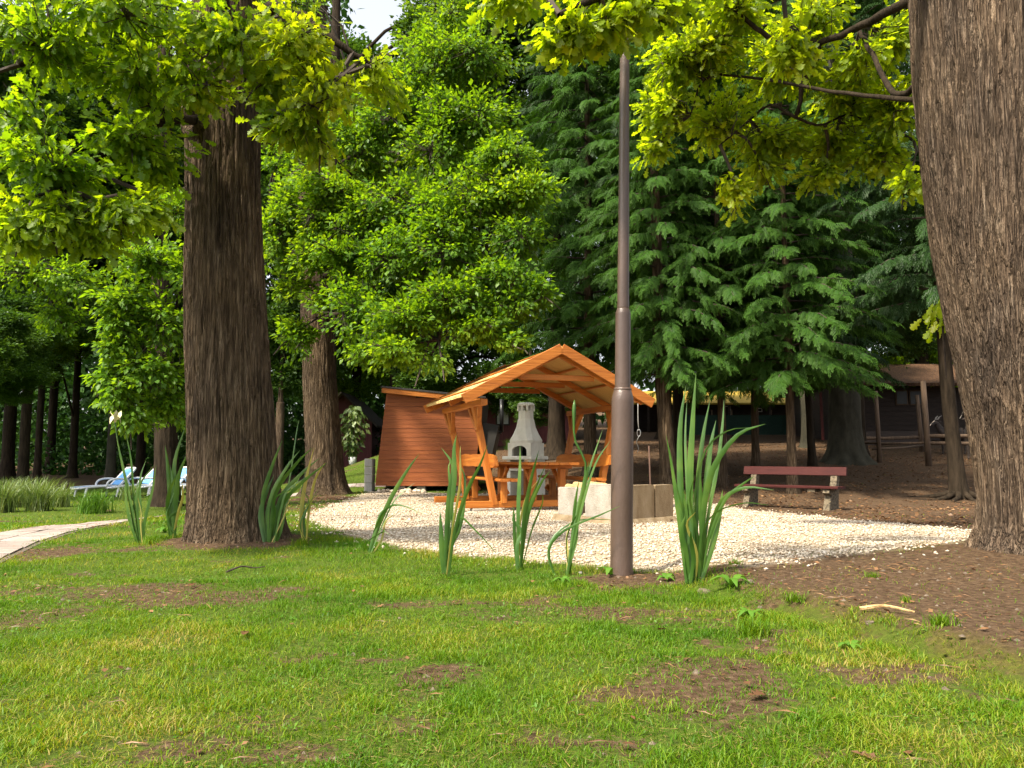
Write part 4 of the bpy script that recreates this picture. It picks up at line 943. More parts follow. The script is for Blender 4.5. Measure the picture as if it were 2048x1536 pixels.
conifer(1509, 18.5, 'dark thin conifer trunk between bench and fire ring', 0.03, .085, 1, 4.4, 1.05, 1.1, lift=.25)
conifer(1622, 19.5, 'thin black conifer trunk beside the big grey beech', -0.1, .085, 0, 5.3, 1.1, 1.1, True, lift=.2)
mossy = conifer(1911, 14.6, 'mossy bare lower conifer trunk with spreading roots near right oak', -0.22, .125, 1, .9, 1.0, 1.1, True, lift=1.2)
conifer(1355, 18.5, 'dark conifer trunk close behind the leaning one', 0.05, .13, 1, 2.6, 1.1, 1.15, True, lift=.3)
conifer(1180, 19.0, 'tall conifer behind the ridge of the picnic shelter', 0.0, .15, 0, 1.1, 1.15, 1.15, lift=.6)
conifer(1722, 23.5, 'dark dense conifer just right of the grey beech', 0.0, .12, 0, 2.0, 1.2, 1.15, True, lift=1.5)
conifer(1112, 25.0, 'stout tree trunk behind the grill under conifer shade', 0.05, .27, 1, 5.6, 1.1, 1.2, True, lift=1.7)

rr = random.Random(6)
for a in (-2.7, -2.2, -1.5, -.7, .2, 2.9):
    L_ = rr.uniform(.45, .9); o = mossy.location; pts = []
    for t in (0, .3, .65, 1.0):
        aa = a + .35 * t * rr.uniform(-1, 1); r_ = .10 + L_ * t; x_ = o.x + r_ * math.cos(aa); y_ = o.y + r_ * math.sin(aa)
        pts.append(Vector((r_ * math.cos(aa), r_ * math.sin(aa), gz(x_, y_) - o.z + (.12 * (1 - t) ** 3) + .012 - .03 * t)))
    MB().tube(smooth_path(pts, 10), [.055 * (1 - .8 * i / 10) + .008 for i in range(11)], 7).build('root', M['bark_dark'], mossy, True)

# ================================================================== BACKGROUND WOOD
def generic_crown(seed, n, leafm):
    rng = np.random.default_rng(seed); blobs = []
    for k in range(16):
        u = norm(rng.normal(size=(1, 3)))[0]; u[2] = u[2] * 1.3
        blobs.append((tuple(u * rng.uniform(.35, .8)), tuple(np.array([.42, .42, .30]) * rng.uniform(.8, 1.25)), n // 16))
    P, O, I = blob_points(blobs, rng)
    pos, d, nr, sz = rosettes(P, O, 12, 0.045, rng, 0.4, 0.9, 0.10)
    V, Fc = place_leaves(LEAF['quad'], pos, d, nr, sz)
    o = mesh_np('crown', V, Fc, leafm); me = o.data; bpy.data.objects.remove(o); return me
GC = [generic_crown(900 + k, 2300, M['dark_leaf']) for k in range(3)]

def bg_tree(px, D, label, r, crowns, bark='bark_dark', top=14, name='broadleaf_tree', lean=0, flare=None, res=(24, 40), light=False, cat='tree', base_dx=0.0):
    """crowns: list of (px,py,dD,radius m, squash)"""
    x = (px - 1024) / F * D; z = gz(x, D)
    t = empty(name, (0, 0, 0), 0, label, cat, 'trees of the background wood')
    trunk(t, [(x + base_dx, D, z - .08), (x, D, z + 1.0), (x + lean * .3, D, z + 3), (x + lean, D, z + top * .6), (x + lean, D, z + top)], [r * 1.2, r, r * .95, r * .7, r * .3], M[bark], res[0], res[1], r * .05, 16, r * .7 if flare is None else flare, 5, int(px * 7 + D))
    for k, (cx_, cy_, dD, rad, sq) in enumerate(crowns):
        c = at(cx_, cy_, D + dD)
        o = bpy.data.objects.new('crown', GC[(k + int(px)) % 3]); link(o, t)
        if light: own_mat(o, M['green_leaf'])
        o.location = c; o.scale = (rad, rad, rad * sq); o.rotation_euler = (0, 0, k * 1.7 + px)
        # a limb that carries this clump
        h = min(c.z - .5, z + top)
        limb(t, [(x + lean, D, max(z + 2, h - 2.2)), ((x + c.x) / 2, (D + c.y) / 2, (h + c.z) / 2 + .3), tuple(c)], r * .3, .03, M['bark_dark'], 8, 6)
    return t
# left wood
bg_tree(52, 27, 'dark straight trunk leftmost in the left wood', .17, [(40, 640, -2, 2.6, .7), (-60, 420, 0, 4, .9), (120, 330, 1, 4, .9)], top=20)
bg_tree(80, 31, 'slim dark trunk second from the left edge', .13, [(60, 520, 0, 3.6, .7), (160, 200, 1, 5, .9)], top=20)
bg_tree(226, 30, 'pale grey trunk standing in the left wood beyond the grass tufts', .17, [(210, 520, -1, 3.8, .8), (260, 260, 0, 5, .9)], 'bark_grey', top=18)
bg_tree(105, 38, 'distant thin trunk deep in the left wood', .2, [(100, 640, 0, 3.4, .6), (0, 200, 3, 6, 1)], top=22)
bg_tree(-80, 24, 'low shaded boughs reaching in at the far left edge', .22, [(-40, 680, -3, 2.0, .6), (10, 750, -2, 1.5, .5), (-90, 480, 0, 3, .9), (-250, 330, 1, 5, .8), (-420, 250, 3, 5.5, .8), (-140, 180, 3, 5, .8), (-400, 420, 4, 5.5, .8)], top=18)  # crowns beyond the left frame edge are unseen, added to shade the left wood
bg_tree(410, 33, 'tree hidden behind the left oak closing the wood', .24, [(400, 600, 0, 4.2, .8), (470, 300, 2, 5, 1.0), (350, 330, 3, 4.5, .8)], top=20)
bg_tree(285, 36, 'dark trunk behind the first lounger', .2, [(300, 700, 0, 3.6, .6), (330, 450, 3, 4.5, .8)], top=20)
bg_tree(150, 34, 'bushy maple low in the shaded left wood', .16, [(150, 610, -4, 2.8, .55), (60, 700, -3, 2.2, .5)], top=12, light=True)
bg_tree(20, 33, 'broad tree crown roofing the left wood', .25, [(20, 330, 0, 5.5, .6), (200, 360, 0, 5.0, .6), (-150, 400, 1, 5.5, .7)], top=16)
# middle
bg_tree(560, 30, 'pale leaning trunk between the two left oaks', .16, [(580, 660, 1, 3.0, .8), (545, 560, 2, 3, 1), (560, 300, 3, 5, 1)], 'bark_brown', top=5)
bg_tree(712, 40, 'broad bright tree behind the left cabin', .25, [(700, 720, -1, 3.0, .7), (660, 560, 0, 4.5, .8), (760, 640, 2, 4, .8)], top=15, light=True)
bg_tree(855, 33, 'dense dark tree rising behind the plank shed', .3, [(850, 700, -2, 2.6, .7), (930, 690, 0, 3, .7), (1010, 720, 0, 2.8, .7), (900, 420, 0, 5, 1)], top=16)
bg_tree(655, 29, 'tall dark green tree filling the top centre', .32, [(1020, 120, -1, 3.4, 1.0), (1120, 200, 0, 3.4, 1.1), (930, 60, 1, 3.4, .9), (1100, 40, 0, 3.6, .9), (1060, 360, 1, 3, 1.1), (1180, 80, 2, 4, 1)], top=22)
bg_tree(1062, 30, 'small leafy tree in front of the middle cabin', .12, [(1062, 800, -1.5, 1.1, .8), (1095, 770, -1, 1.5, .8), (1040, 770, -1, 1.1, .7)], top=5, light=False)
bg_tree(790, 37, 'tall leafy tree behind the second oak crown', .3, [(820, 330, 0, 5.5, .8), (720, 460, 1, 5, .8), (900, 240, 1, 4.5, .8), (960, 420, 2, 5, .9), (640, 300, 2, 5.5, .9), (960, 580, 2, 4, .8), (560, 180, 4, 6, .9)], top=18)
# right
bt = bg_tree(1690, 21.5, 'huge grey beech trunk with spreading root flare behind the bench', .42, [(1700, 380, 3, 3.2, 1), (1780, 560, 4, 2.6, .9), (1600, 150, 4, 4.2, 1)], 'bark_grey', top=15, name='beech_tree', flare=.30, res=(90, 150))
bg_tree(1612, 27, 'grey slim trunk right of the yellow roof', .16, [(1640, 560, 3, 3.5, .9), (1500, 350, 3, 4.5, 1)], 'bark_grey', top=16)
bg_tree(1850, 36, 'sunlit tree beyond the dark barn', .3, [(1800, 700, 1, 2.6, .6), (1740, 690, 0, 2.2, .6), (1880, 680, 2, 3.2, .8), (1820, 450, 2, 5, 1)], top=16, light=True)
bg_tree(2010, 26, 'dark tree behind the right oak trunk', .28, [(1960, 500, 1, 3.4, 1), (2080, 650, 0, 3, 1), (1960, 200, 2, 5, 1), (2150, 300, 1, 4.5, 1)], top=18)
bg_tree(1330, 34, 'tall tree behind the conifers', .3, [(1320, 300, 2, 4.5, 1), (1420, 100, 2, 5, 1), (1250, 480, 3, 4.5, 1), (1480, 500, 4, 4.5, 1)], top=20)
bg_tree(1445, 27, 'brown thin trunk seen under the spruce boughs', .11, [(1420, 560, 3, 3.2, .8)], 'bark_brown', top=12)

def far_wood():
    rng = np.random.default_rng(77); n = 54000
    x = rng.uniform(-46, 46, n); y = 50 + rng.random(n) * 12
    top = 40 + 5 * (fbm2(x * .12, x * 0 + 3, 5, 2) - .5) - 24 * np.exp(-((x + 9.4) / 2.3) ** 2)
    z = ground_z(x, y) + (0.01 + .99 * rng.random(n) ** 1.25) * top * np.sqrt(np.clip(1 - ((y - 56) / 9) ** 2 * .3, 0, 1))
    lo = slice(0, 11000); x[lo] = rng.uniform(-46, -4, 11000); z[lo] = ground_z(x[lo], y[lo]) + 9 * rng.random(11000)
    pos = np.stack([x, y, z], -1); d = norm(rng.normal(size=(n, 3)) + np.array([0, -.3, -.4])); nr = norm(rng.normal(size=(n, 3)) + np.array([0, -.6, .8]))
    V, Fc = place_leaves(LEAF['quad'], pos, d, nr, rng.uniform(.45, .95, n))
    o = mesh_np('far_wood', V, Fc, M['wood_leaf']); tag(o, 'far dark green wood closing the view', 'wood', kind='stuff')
far_wood()
def undergrowth():
    rng = np.random.default_rng(78); n = 16000
    x = rng.uniform(-30, -6, n); y = rng.uniform(36, 48, n); pat = fbm2(x * .5, y * .5, 3, 3); k = pat > .38; x, y = x[k], y[k]; n = len(x)
    z = ground_z(x, y) + rng.random(n) ** 1.3 * (1.0 + 0.45 * (y - 36))
    pos = np.stack([x, y, z], -1); d = norm(rng.normal(size=(n, 3))); nr = norm(rng.normal(size=(n, 3)) + np.array([0, 0, 1.2]))
    V, Fc = place_leaves(LEAF['simple'], pos, d, nr, rng.uniform(.15, .35, n))
    tag(mesh_np('undergrowth', V, Fc, M['wood_leaf']), 'dim green undergrowth deep in the left wood', 'undergrowth', kind='stuff')
undergrowth()

# ================================================================== BUILT THINGS
# ---- lamp post
g = gbase(1243, 1148, 0)
lp = empty('lamp_post', (g.x, g.y, g.z), 0, 'brown painted stepped steel lamp post in front of the gravel', 'lamp post')
lp.rotation_euler = (0, R(1.1), 0)
s_ = g.y / F
MB().lathe([(.078, -.1), (.078, 0.0), (.0735, .03), (.0725, .4), (.0725, 1.118), (.071, 1.14), (.0655, 1.165), (.055, 1.20), (.0525, 1.205)], 40).build('base_section', M['post'], lp, True)
MB().lathe([(.0515, 1.18), (.0515, 1.21), (.0505, 1.70), (.0495, 1.712), (.042, 1.735), (.040, 1.74)], 36).build('middle_section', M['post'], lp, True)
MB().lathe([(.0395, 1.72), (.0395, 1.75), (.0325, 3.5), (.030, 4.3), (.028, 4.32)], 32).build('upper_section', M['post'], lp, True)
MB().lathe([(.0565, 1.188), (.0595, 1.194), (.0595, 1.203), (.054, 1.209)], 36).build('collar', M['post'], lp, True)
MB().lathe([(.04, 4.28), (.06, 4.32), (.16, 4.42), (.19, 4.52), (.19, 4.56), (.14, 4.66), (.04, 4.72)], 32).build('lamp_head', M['white_plastic'], lp, True)

# ---- picnic shelter: A-frame roof with table and seats, one unit
PS = empty('picnic_shelter', (0.74, 11.8, 0), R(18.0), 'orange stained timber picnic shelter with reed gable roof, table and benches', 'shelter')
SX, SY = 0.74, 11.8
PS.location.z = gz(0.5, 12.6) + 0.0
wx, wy, wz = M['wood_x'], M['wood_y'], M['wood_z']
EZ, PZ, HW = 1.66, 2.40, 1.46           # eave height, ridge height, half width
RL = 2.64
def roofz(u): return PZ - (PZ - EZ) * abs(u) / HW
MB().bar((-1.42, .62, .10), (1.42, .62, .10), .10, .10).build('sill', wx, PS); MB().bar((-1.42, 2.28, .10), (1.42, 2.28, .10), .10, .10).build('sill', wx, PS)
for sx in (-1, 1):
    for v in (.62, 2.28):
        MB().bar((sx * .86, v, .10), (sx * 1.18, v, 1.60), .13, .085, up=(1, 0, 0)).build('post', wz, PS)
        for dv in (-1, 1):
            MB().bar((sx * 1.12, v + dv * .03, 1.22), (sx * 1.18, v + dv * .30, 1.60), .05, .07, up=(1, 0, 0)).build('knee_brace', wz, PS)
        # seat support and inner leg
        MB().bar((sx * .72, v, .12), (sx * .72, v, .44), .13, .10, up=(1, 0, 0)).build('seat_leg', wz, PS)
        MB().bar((sx * .90, v + .06, .12), (sx * .62, v + .06, .30), .05, .09).build('diagonal_brace', wx, PS)
    MB().bar((sx * 1.18, .08, 1.62), (sx * 1.18, 2.60, 1.62), .10, .09).build('eave_plate', wy, PS)
    # seat: two planks; backrest plank of live edge
    for o_ in (0, .17):
        MB().bar((sx * (.62 + o_), .30, .47), (sx * (.62 + o_), 2.56, .47), .155, .045, b=.012).build('seat_plank', wy, PS)
    br = MB(); n = 14; V = []
    rr = random.Random(4 + sx)
    for k in range(n + 1):
        v = .30 + 2.26 * k / n; e = .012 * rr.uniform(-1, 1); tp = .86 + .012 * rr.uniform(-1, 1); bt_ = .66 + .012 * rr.uniform(-1, 1)
        rnd = .03 if k in (0, n) else 0
        for (du, z) in ((-.03, bt_ + rnd), (.03, bt_ + rnd + .004), (.03, tp - rnd), (-.03, tp - rnd - .004)):
            V.append((sx * (.915 + (z - .66) * .2 + du + e * .3), v, z))
    Fs = [(3, 2, 1, 0), tuple(4 * n + i for i in range(4))] + [(4 * k + i, 4 * k + (i + 1) % 4, 4 * k + 4 + (i + 1) % 4, 4 * k + 4 + i) for k in range(n) for i in range(4)]
    br.add(V, Fs).build('backrest', wy, PS)
# table
for k in range(5):
    u = -.34 + k * .17
    MB().bar((u, .32, .715), (u, 2.46, .715), .160, .04, b=.01).build('table_plank', wy, PS)
for v in (.62, 2.28):
    MB().bar((-.40, v, .665), (.40, v, .665), .09, .06).build('table_bearer', wx, PS)
    for u in (-.24, .24):
        MB().bar((u, v, .15), (u, v, .635), .13, .09, up=(1, 0, 0)).build('table_leg', wz, PS)
        MB().bar((u * .98, v + (.1 if v < 1 else -.1), .42), (u * .98, v + (.38 if v < 1 else -.38), .66), .05, .07).build('table_brace', wz, PS)
# rafters and ties (three frames)
for v in (.10, 1.32, 2.54):
    for sx in (-1, 1):
        MB().bar((sx * 1.40, v, roofz(1.40) - .02), (sx * .01, v, PZ - .03), .055, .09, up=(0, 0, 1)).build('rafter', wx, PS)
    MB().bar((-.60, v + .06, roofz(.60) - .075), (.60, v + .06, roofz(.60) - .075), .05, .085).build('collar_tie', wx, PS)
# purlins under the reed
for sx in (-1, 1):
    for u in (.45, .95):
        MB().bar((sx * u, .06, roofz(u) + .038), (sx * u, 2.60, roofz(u) + .038), .06, .028).build('purlin', wy, PS)
    # reed mat
    V = []; n1, n2 = 40, 24; rr = np.random.default_rng(3 + sx)
    for top in (0, 1):
        for a in range(n1 + 1):
            for b_ in range(n2 + 1):
                u = .0 + (HW + .03) * b_ / n2; v = -.0 + RL * a / n1
                z = roofz(u) + .054 + top * (.035 + .006 * rr.random())
                if b_ == n2: u += .02 * rr.random(); z -= .008
                V.append((sx * u, v, z))
    W2 = n2 + 1; tot = (n1 + 1) * W2; Fs = []
    for a in range(n1):
        for b_ in range(n2):
            q = (a * W2 + b_, a * W2 + b_ + 1, (a + 1) * W2 + b_ + 1, (a + 1) * W2 + b_)
            Fs.append(tuple(i + tot for i in q)); Fs.append(q[::-1])
    for a in range(n1): Fs.append((a * W2 + n2, (a + 1) * W2 + n2, tot + (a + 1) * W2 + n2, tot + a * W2 + n2))
    for b_ in range(n2):
        Fs.append((b_, b_ + 1, tot + b_ + 1, tot + b_)); e = n1 * W2; Fs.append((e + b_, tot + e + b_, tot + e + b_ + 1, e + b_ + 1))
    MB().add(V, Fs).build('reed_roof', M['reed'], PS)
    # roof lath strips on top
    for u in (.22, .62, 1.02, 1.40):
        MB().bar((sx * u, .02, roofz(u) + .103), (sx * u, RL - .02, roofz(u) + .103), .05, .016, b=.003).build('lath', wy, PS)
    # barge boards at both gables and eave fascia
    for v in (-.03, RL + .03):
        MB().bar((sx * (HW + .06), v, roofz(HW + .06) + .02), (sx * .004, v, PZ + .045), .035, .15, b=.005).build('barge_board', wx, PS)
for v in (.62, 2.28):
    for sx in (-1, 1):
        MB().box(sx * 1.0 - .22, sx * 1.0 + .22, v - .12, v + .12, -.12, .046, .01).build('footing_block', M['concrete'], PS)

# ---- plank shed (leaning side walls)
g = at(752, 962, 18.6)
SH = empty('shed', (g.x, 18.6, gz(g.x, 18.6)), R(-2), 'reddish brown horizontal plank shed with sloping roof beside the shelter', 'shed')
SW, SD = 2.28, 1.9; LEAN = 0.24
def topz(x): return 2.36 - .095 * x
zb = .13
np_ = 21; ph = (2.30 - zb) / np_
wall = MB().add([(0, .03, zb), (SW, .03, zb), (SW + LEAN, .03, topz(SW)), (LEAN, .03, topz(0)), (0, .09, zb), (SW, .09, zb), (SW + LEAN, .09, topz(SW)), (LEAN, .09, topz(0))],
    [(0, 1, 2, 3), (7, 6, 5, 4), (0, 4, 5, 1), (1, 5, 6, 2), (2, 6, 7, 3), (3, 7, 4, 0)]).build('front_wall', M['shadow_black'], SH)
rr = random.Random(8)
for k in range(np_ + 1):
    z0 = zb + k * ph; z1 = min(z0 + ph - .004, topz(0) - .02)
    if z1 - z0 < .03: continue
    o0 = LEAN * (z0 - zb) / 2.2; o1 = LEAN * (z1 - zb) / 2.2; e = rr.uniform(0, .003)
    xr = SW if z1 < topz(SW) else (2.36 - z1) / .095
    V = [(o0 - .02, -.002 - e, z0), (xr + o0 + .01, -.002 - e, z0), (xr + o1 + .01, .001 - e, z1), (o1 - .02, .001 - e, z1)]
    V += [(x, .028, z) for x, y, z in V]
    MB().add(V, [(0, 1, 2, 3), (7, 6, 5, 4), (0, 4, 5, 1), (1, 5, 6, 2), (2, 6, 7, 3), (3, 7, 4, 0)]).build('plank', M['plank'], wall)
for x0, nm in ((0, 'side_wall'), (SW - .05, 'side_wall')):
    MB().add([(x0, .092, zb), (x0 + .05, .092, zb), (x0 + .05, SD, zb), (x0, SD, zb), (x0 + LEAN, .092, topz(x0) - .01), (x0 + LEAN + .05, .092, topz(x0) - .01), (x0 + LEAN + .05, SD, topz(x0) - .01), (x0 + LEAN, SD, topz(x0) - .01)],
        [(3, 2, 1, 0), (4, 5, 6, 7), (0, 1, 5, 4), (1, 2, 6, 5), (2, 3, 7, 6), (3, 0, 4, 7)]).build(nm, M['shadow_black'], SH)  # right wall's shadow is put into its near-black colour
MB().box(.06, SW - .06, SD - .05, SD, zb, 2.1).build('back_wall', M['shadow_black'], SH)
MB().add([(LEAN - .12, -.20, topz(-.1) + .06), (SW + LEAN + .06, -.20, topz(SW + .36) + .06), (SW + LEAN + .06, SD + .15, topz(SW + .36) + .06), (LEAN - .12, SD + .15, topz(-.1) + .06),
          (LEAN - .12, -.20, topz(-.1) + .10), (SW + LEAN + .06, -.20, topz(SW + .36) + .10), (SW + LEAN + .06, SD + .15, topz(SW + .36) + .10), (LEAN - .12, SD + .15, topz(-.1) + .10)],
    [(3, 2, 1, 0), (4, 5, 6, 7), (0, 1, 5, 4), (1, 2, 6, 5), (2, 3, 7, 6), (3, 0, 4, 7)]).build('roof', M['felt'], SH)
MB().bar((LEAN - .10, -.17, topz(-.1) - .005), (SW + LEAN + .04, -.17, topz(SW + .36) - .005), .03, .12).build('fascia', M['wood_x'], SH)
MB().add([(SW + .055, .15, .25), (SW + .24 + LEAN * .2, .15, .25), (SW + .42 + LEAN * .7, .15, 1.55), (SW + .06 + LEAN * .65, .15, 1.62), (SW + .055, 1.7, .25), (SW + .24 + LEAN * .2, 1.7, .25), (SW + .42 + LEAN * .7, 1.7, 1.55), (SW + .06 + LEAN * .65, 1.7, 1.62)],
    [(0, 1, 2, 3), (7, 6, 5, 4), (0, 4, 5, 1), (1, 5, 6, 2), (2, 6, 7, 3), (3, 7, 4, 0)]).build('side_shadow_block', M['shadow_black'], SH)  # black block filling out the shadowed right side
fl = MB().tube([(SW + .62, .9, 1.42), (SW + .62, .9, 2.22)], .05, 14).build('flue_pipe', M['black_metal'], SH, True)
MB().tube([(SW + .40, .9, 1.42), (SW + .62, .9, 1.42)], .052, 14).build('flue_elbow', M['black_metal'], fl, True)
for x_, w_ in ((.55, .26), (1.05, .2), (1.9, .3)):
    MB().box(x_ - w_ / 2, x_ + w_ / 2, .06, .35, -.15, .125, .012).build('foundation_block', M['concrete'], SH)
# rubble under the shed edge
rr = random.Random(2)
def stone(name, loc, s, label=None, cat=None, group=None, m='stone', seed=0, parent=None):
    bm = bmesh.new(); bmesh.ops.create_icosphere(bm, subdivisions=2, radius=1.0)
    r_ = random.Random(seed); ph = [r_.uniform(0, 6) for _ in range(6)]
    for v in bm.verts:
        n = 1 + .22 * math.sin(3 * v.co.x + ph[0]) * math.cos(2.5 * v.co.y + ph[1]) + .15 * math.sin(5 * v.co.z + ph[2])
        v.co = Vector((v.co.x * s[0], v.co.y * s[1], v.co.z * s[2])) * n
    me = bpy.data.meshes.new(name); bm.to_mesh(me); bm.free(); me.materials.append(M[m])
    o = bpy.data.objects.new(name, me); o.location = loc; o.rotation_euler = (0, 0, r_.uniform(0, 6)); link(o, parent); return tag(o, label, cat, group)
for k in range(11):
    x_ = g.x + .10 + k * .105 + rr.uniform(-.03, .03); y_ = 18.48 - rr.uniform(0, .16)
    stone('rubble_stone', (x_, y_, gz(x_, y_) + .03), (rr.uniform(.05, .09), rr.uniform(.05, .08), rr.uniform(.04, .06)), 'pale rubble stone lying along the foot of the plank shed', 'stone', 'rubble stones under the shed', seed=k)

# ---- column of cast blocks in front of the shed corner
g = G(739, 982); bs = empty('block_stack', (g.x, g.y, g.z), R(-12), 'upright column of four pale grey concrete blocks by shed corner', 'blocks')
hb = 0.175 * 1.02 * (g.y / 17.6)
for k in range(4):
    MB().box(-.095, .095, -.10, .10, k * hb + .002 - (0.03 if k == 0 else 0), (k + 1) * hb - .004, .006).build('block', M['block'], bs)

# ---- garden grill with hood and chimney
g = at(1052, 912, 16.4); zg = gz(g.x, 16.4)
GR = empty('garden_grill', (g.x, 16.4, zg), R(-35), 'white cast concrete garden grill with arched mouth and chimney hood', 'grill')
GR.scale = (.86, .86, 1)
def lz(py): return at(1052, py, 16.4).z - zg
zt, zn, zm, z1_, z0_ = lz(822), lz(838), lz(884), lz(912), lz(940)
def ring(w, d, z, c=.25):   # octagonal ring with chamfered corners
    a, b = w / 2, d / 2; k = c * min(w, d) / 2
    return [(-a + k, -b, z), (a - k, -b, z), (a, -b + k, z), (a, b - k, z), (a - k, b, z), (-a + k, b, z), (-a, b - k, z), (-a, -b + k, z)]
rings = [ring(.66, .58, zm - .02, .3), ring(.67, .6, zm + .03, .3), ring(.54, .5, zm + .16, .4), ring(.42, .40, zm + .30, .45), ring(.36, .35, zn - .02, .5), ring(.33, .33, zn, .5), ring(.32, .32, zt, .5)]
V = [v for r_ in rings for v in r_]; Fs = [(8 * i + k, 8 * i + (k + 1) % 8, 8 * i + 8 + (k + 1) % 8, 8 * i + 8 + k) for i in range(len(rings) - 1) for k in range(8)]
MB().add(V, Fs + [tuple(range(8))[::-1]]).build('hood', M['grill'], GR)
ch = MB()
ch.add([v for r_ in (ring(.325, .325, zt + .10, .5), ring(.37, .37, zt + .11, .5), ring(.37, .37, zt + .145, .5), ring(.30, .30, zt + .17, .5)) for v in r_],
    [(8 * i + k, 8 * i + (k + 1) % 8, 8 * i + 8 + (k + 1) % 8, 8 * i + 8 + k) for i in range(3) for k in range(8)] + [tuple(range(24, 32)), tuple(range(8))[::-1]])
for (x, y) in ((-.13, -.13), (.13, -.13), (.13, .13), (-.13, .13), (0, -.15), (0, .15), (.15, 0), (-.15, 0)): ch.box(x - .022, x + .022, y - .022, y + .022, zt - .005, zt + .11)
ch.build('chimney_cap', M['grill'], GR)
MB().box(-.12, .12, -.12, .12, zt - .04, zt + .004).build('flue_dark', M['soot'], GR)
# fire chamber with arched opening
hw, dp = .33, .29; ow = .21; zs = z1_ + .10
prof = [(-hw, z1_), (-ow, z1_)] + [(-ow * math.cos(math.pi * k / 12), zs + .12 * math.sin(math.pi * k / 12)) for k in range(13)] + [(ow, z1_), (hw, z1_), (hw, zm - .018), (-hw, zm - .018)]
# front as strips around the arch
arch = [(-ow, z1_)] + [(-ow * math.cos(math.pi * k / 12), zs + .11 * math.sin(math.pi * k / 12)) for k in range(13)] + [(ow, z1_)]
outer = [(-hw, z1_)] + [(-hw if k < 3 else (hw if k > 9 else -hw + 2 * hw * (k - 3) / 6), (zs + (zm - .018 - zs) * min(1, k / 3)) if k <= 3 else ((zm - .018) if k < 9 else zs + (zm - .018 - zs) * min(1, (12 - k) / 3))) for k in range(13)] + [(hw, z1_)]
V = []; Fs = []
for (a, b_) in zip(arch, outer): V += [(a[0], -dp, a[1]), (b_[0], -dp, b_[1]), (a[0], -dp + .07, a[1])]
for k in range(len(arch) - 1): Fs += [(3 * k, 3 * k + 3, 3 * k + 4, 3 * k + 1), (3 * k + 2, 3 * k + 5, 3 * k + 3, 3 * k)]
MB().add(V, Fs).build('arched_front', M['grill'], GR)
MB().box(-hw, -hw + .06, -dp + .002, dp, z1_, zm - .022).box(hw - .06, hw, -dp + .002, dp, z1_, zm - .022).build('side_slabs', M['grill'], GR)
MB().box(-hw + .062, hw - .062, dp - .05, dp - .002, z1_, zm - .022).build('fire_back', M['soot'], GR)
MB().box(-.42, .42, -.40, .34, z1_ - .075, z1_ - .003, .012).build('hearth_slab', M['grill'], GR)
for sx in (-1, 1): MB().box(sx * .30 - .05, sx * .30 + .05, -.30, .30, -.1, z1_ - .077, .01).build('pedestal', M['grill'], GR)
MB().box(-.36, .36, -.34, -.1, z1_ - .30, z1_ - .25, .008).build('log_shelf', M['grill'], GR)
gb = at(1000, 934, 16.0)
for k in range(3):
    o = MB().box(-.06, .06, -.05, .05, 0, .065, .006).build('red_brick', M['brick'], GR)
    o.location = (-.30 + .13 * k, -.34, z1_ - .25)

# ---- concrete fire ring behind the lamp post
FC = Vector((1.29, 9.4, 0)); FL = Vector((.60, 10.35, 0)); FRr = Vector((2.02, 9.98, 0))
FP = empty('fire_ring', (FC.x, FC.y, gz(FC.x, FC.y)), 0, 'low square ring of thick concrete slabs behind the lamp post', 'fire ring')
def slab_between(a, b_, th, z0, z1, nm, m, inward):
    a = Vector(a); b_ = Vector(b_); d = (b_ - a).normalized(); n = Vector((-d.y, d.x, 0)) * inward
    pts = [a, b_, b_ + n * th, a + n * th]
    return MB().prism([(p.x, p.y) for p in (pts if inward > 0 else pts[::-1])], z0, z1, .012).build(nm, m, FP)
o = FC
L0 = FL - o; R0 = FRr - o; B0 = L0 + R0
slab_between(L0 * 1.0, L0 * .70, .12, .05, .40, 'slab', M['concrete'], 1)
slab_between(L0 * .70, L0 * .55, .12, .22, .40, 'slab', M['concrete'], 1)
slab_between(L0 * .55, L0 * .02, .12, .05, .455, 'slab', M['concrete'], 1)
slab_between(R0 * .02, R0 * .62, .12, .05, .45, 'slab', M['concrete_old'], 1)
slab_between(R0 * .65, R0 * 1.0, .12, .05, .445, 'slab', M['concrete_old'], 1)
slab_between(R0 + (B0 - R0) * .12, B0, .12, .05, .42, 'slab', M['concrete_old'], 1)
slab_between(B0, L0 + (B0 - L0) * .12, .12, .05, .40, 'slab', M['concrete_old'], 1)
nL = Vector((-L0.normalized().y, L0.normalized().x, 0)); 
ft = MB()
def foot(a, b_, out):
    a = Vector(a); b_ = Vector(b_)
    V = [a - out * .10, b_ - out * .10, b_ + out * .10, a + out * .10]
    ft.add([(V[0].x, V[0].y, -.05), (V[1].x, V[1].y, -.05), (V[2].x, V[2].y, -.05), (V[3].x, V[3].y, -.05)] + [((a + out * -.02).x, (a + out * -.02).y, .052), ((b_ - out * .02).x, (b_ - out * .02).y, .052), ((b_ + out * .08).x, (b_ + out * .08).y, .052), ((a + out * .08).x, (a + out * .08).y, .052)],
        [(3, 2, 1, 0), (4, 5, 6, 7), (0, 1, 5, 4), (1, 2, 6, 5), (2, 3, 7, 6), (3, 0, 4, 7)])
inL = (R0.normalized() + Vector((0, 0, 0))); inR = L0.normalized()
foot(L0 * 1.05, L0 * .02, inL); foot(R0 * .02, R0 * 1.02, inR)
ft.build('mortar_footing', M['concrete_old'], FP)
for k in range(4):
    a = L0 * .78 + R0 * (.25 + .12 * k) + Vector((.02 * k, 0, .34 + .025 * (k % 2))); b_ = a + L0.normalized() * .34 + Vector((0, 0, .02))
    tag(MB().tube([a + FC, b_ + FC], .045, 10).build('firewood_log', M['log']), 'short split firewood log lying in the concrete fire ring', 'log', 'firewood in the fire ring')
pr = at(1302, 1030, 9.86); ptop = at(1298, 892, 9.95)
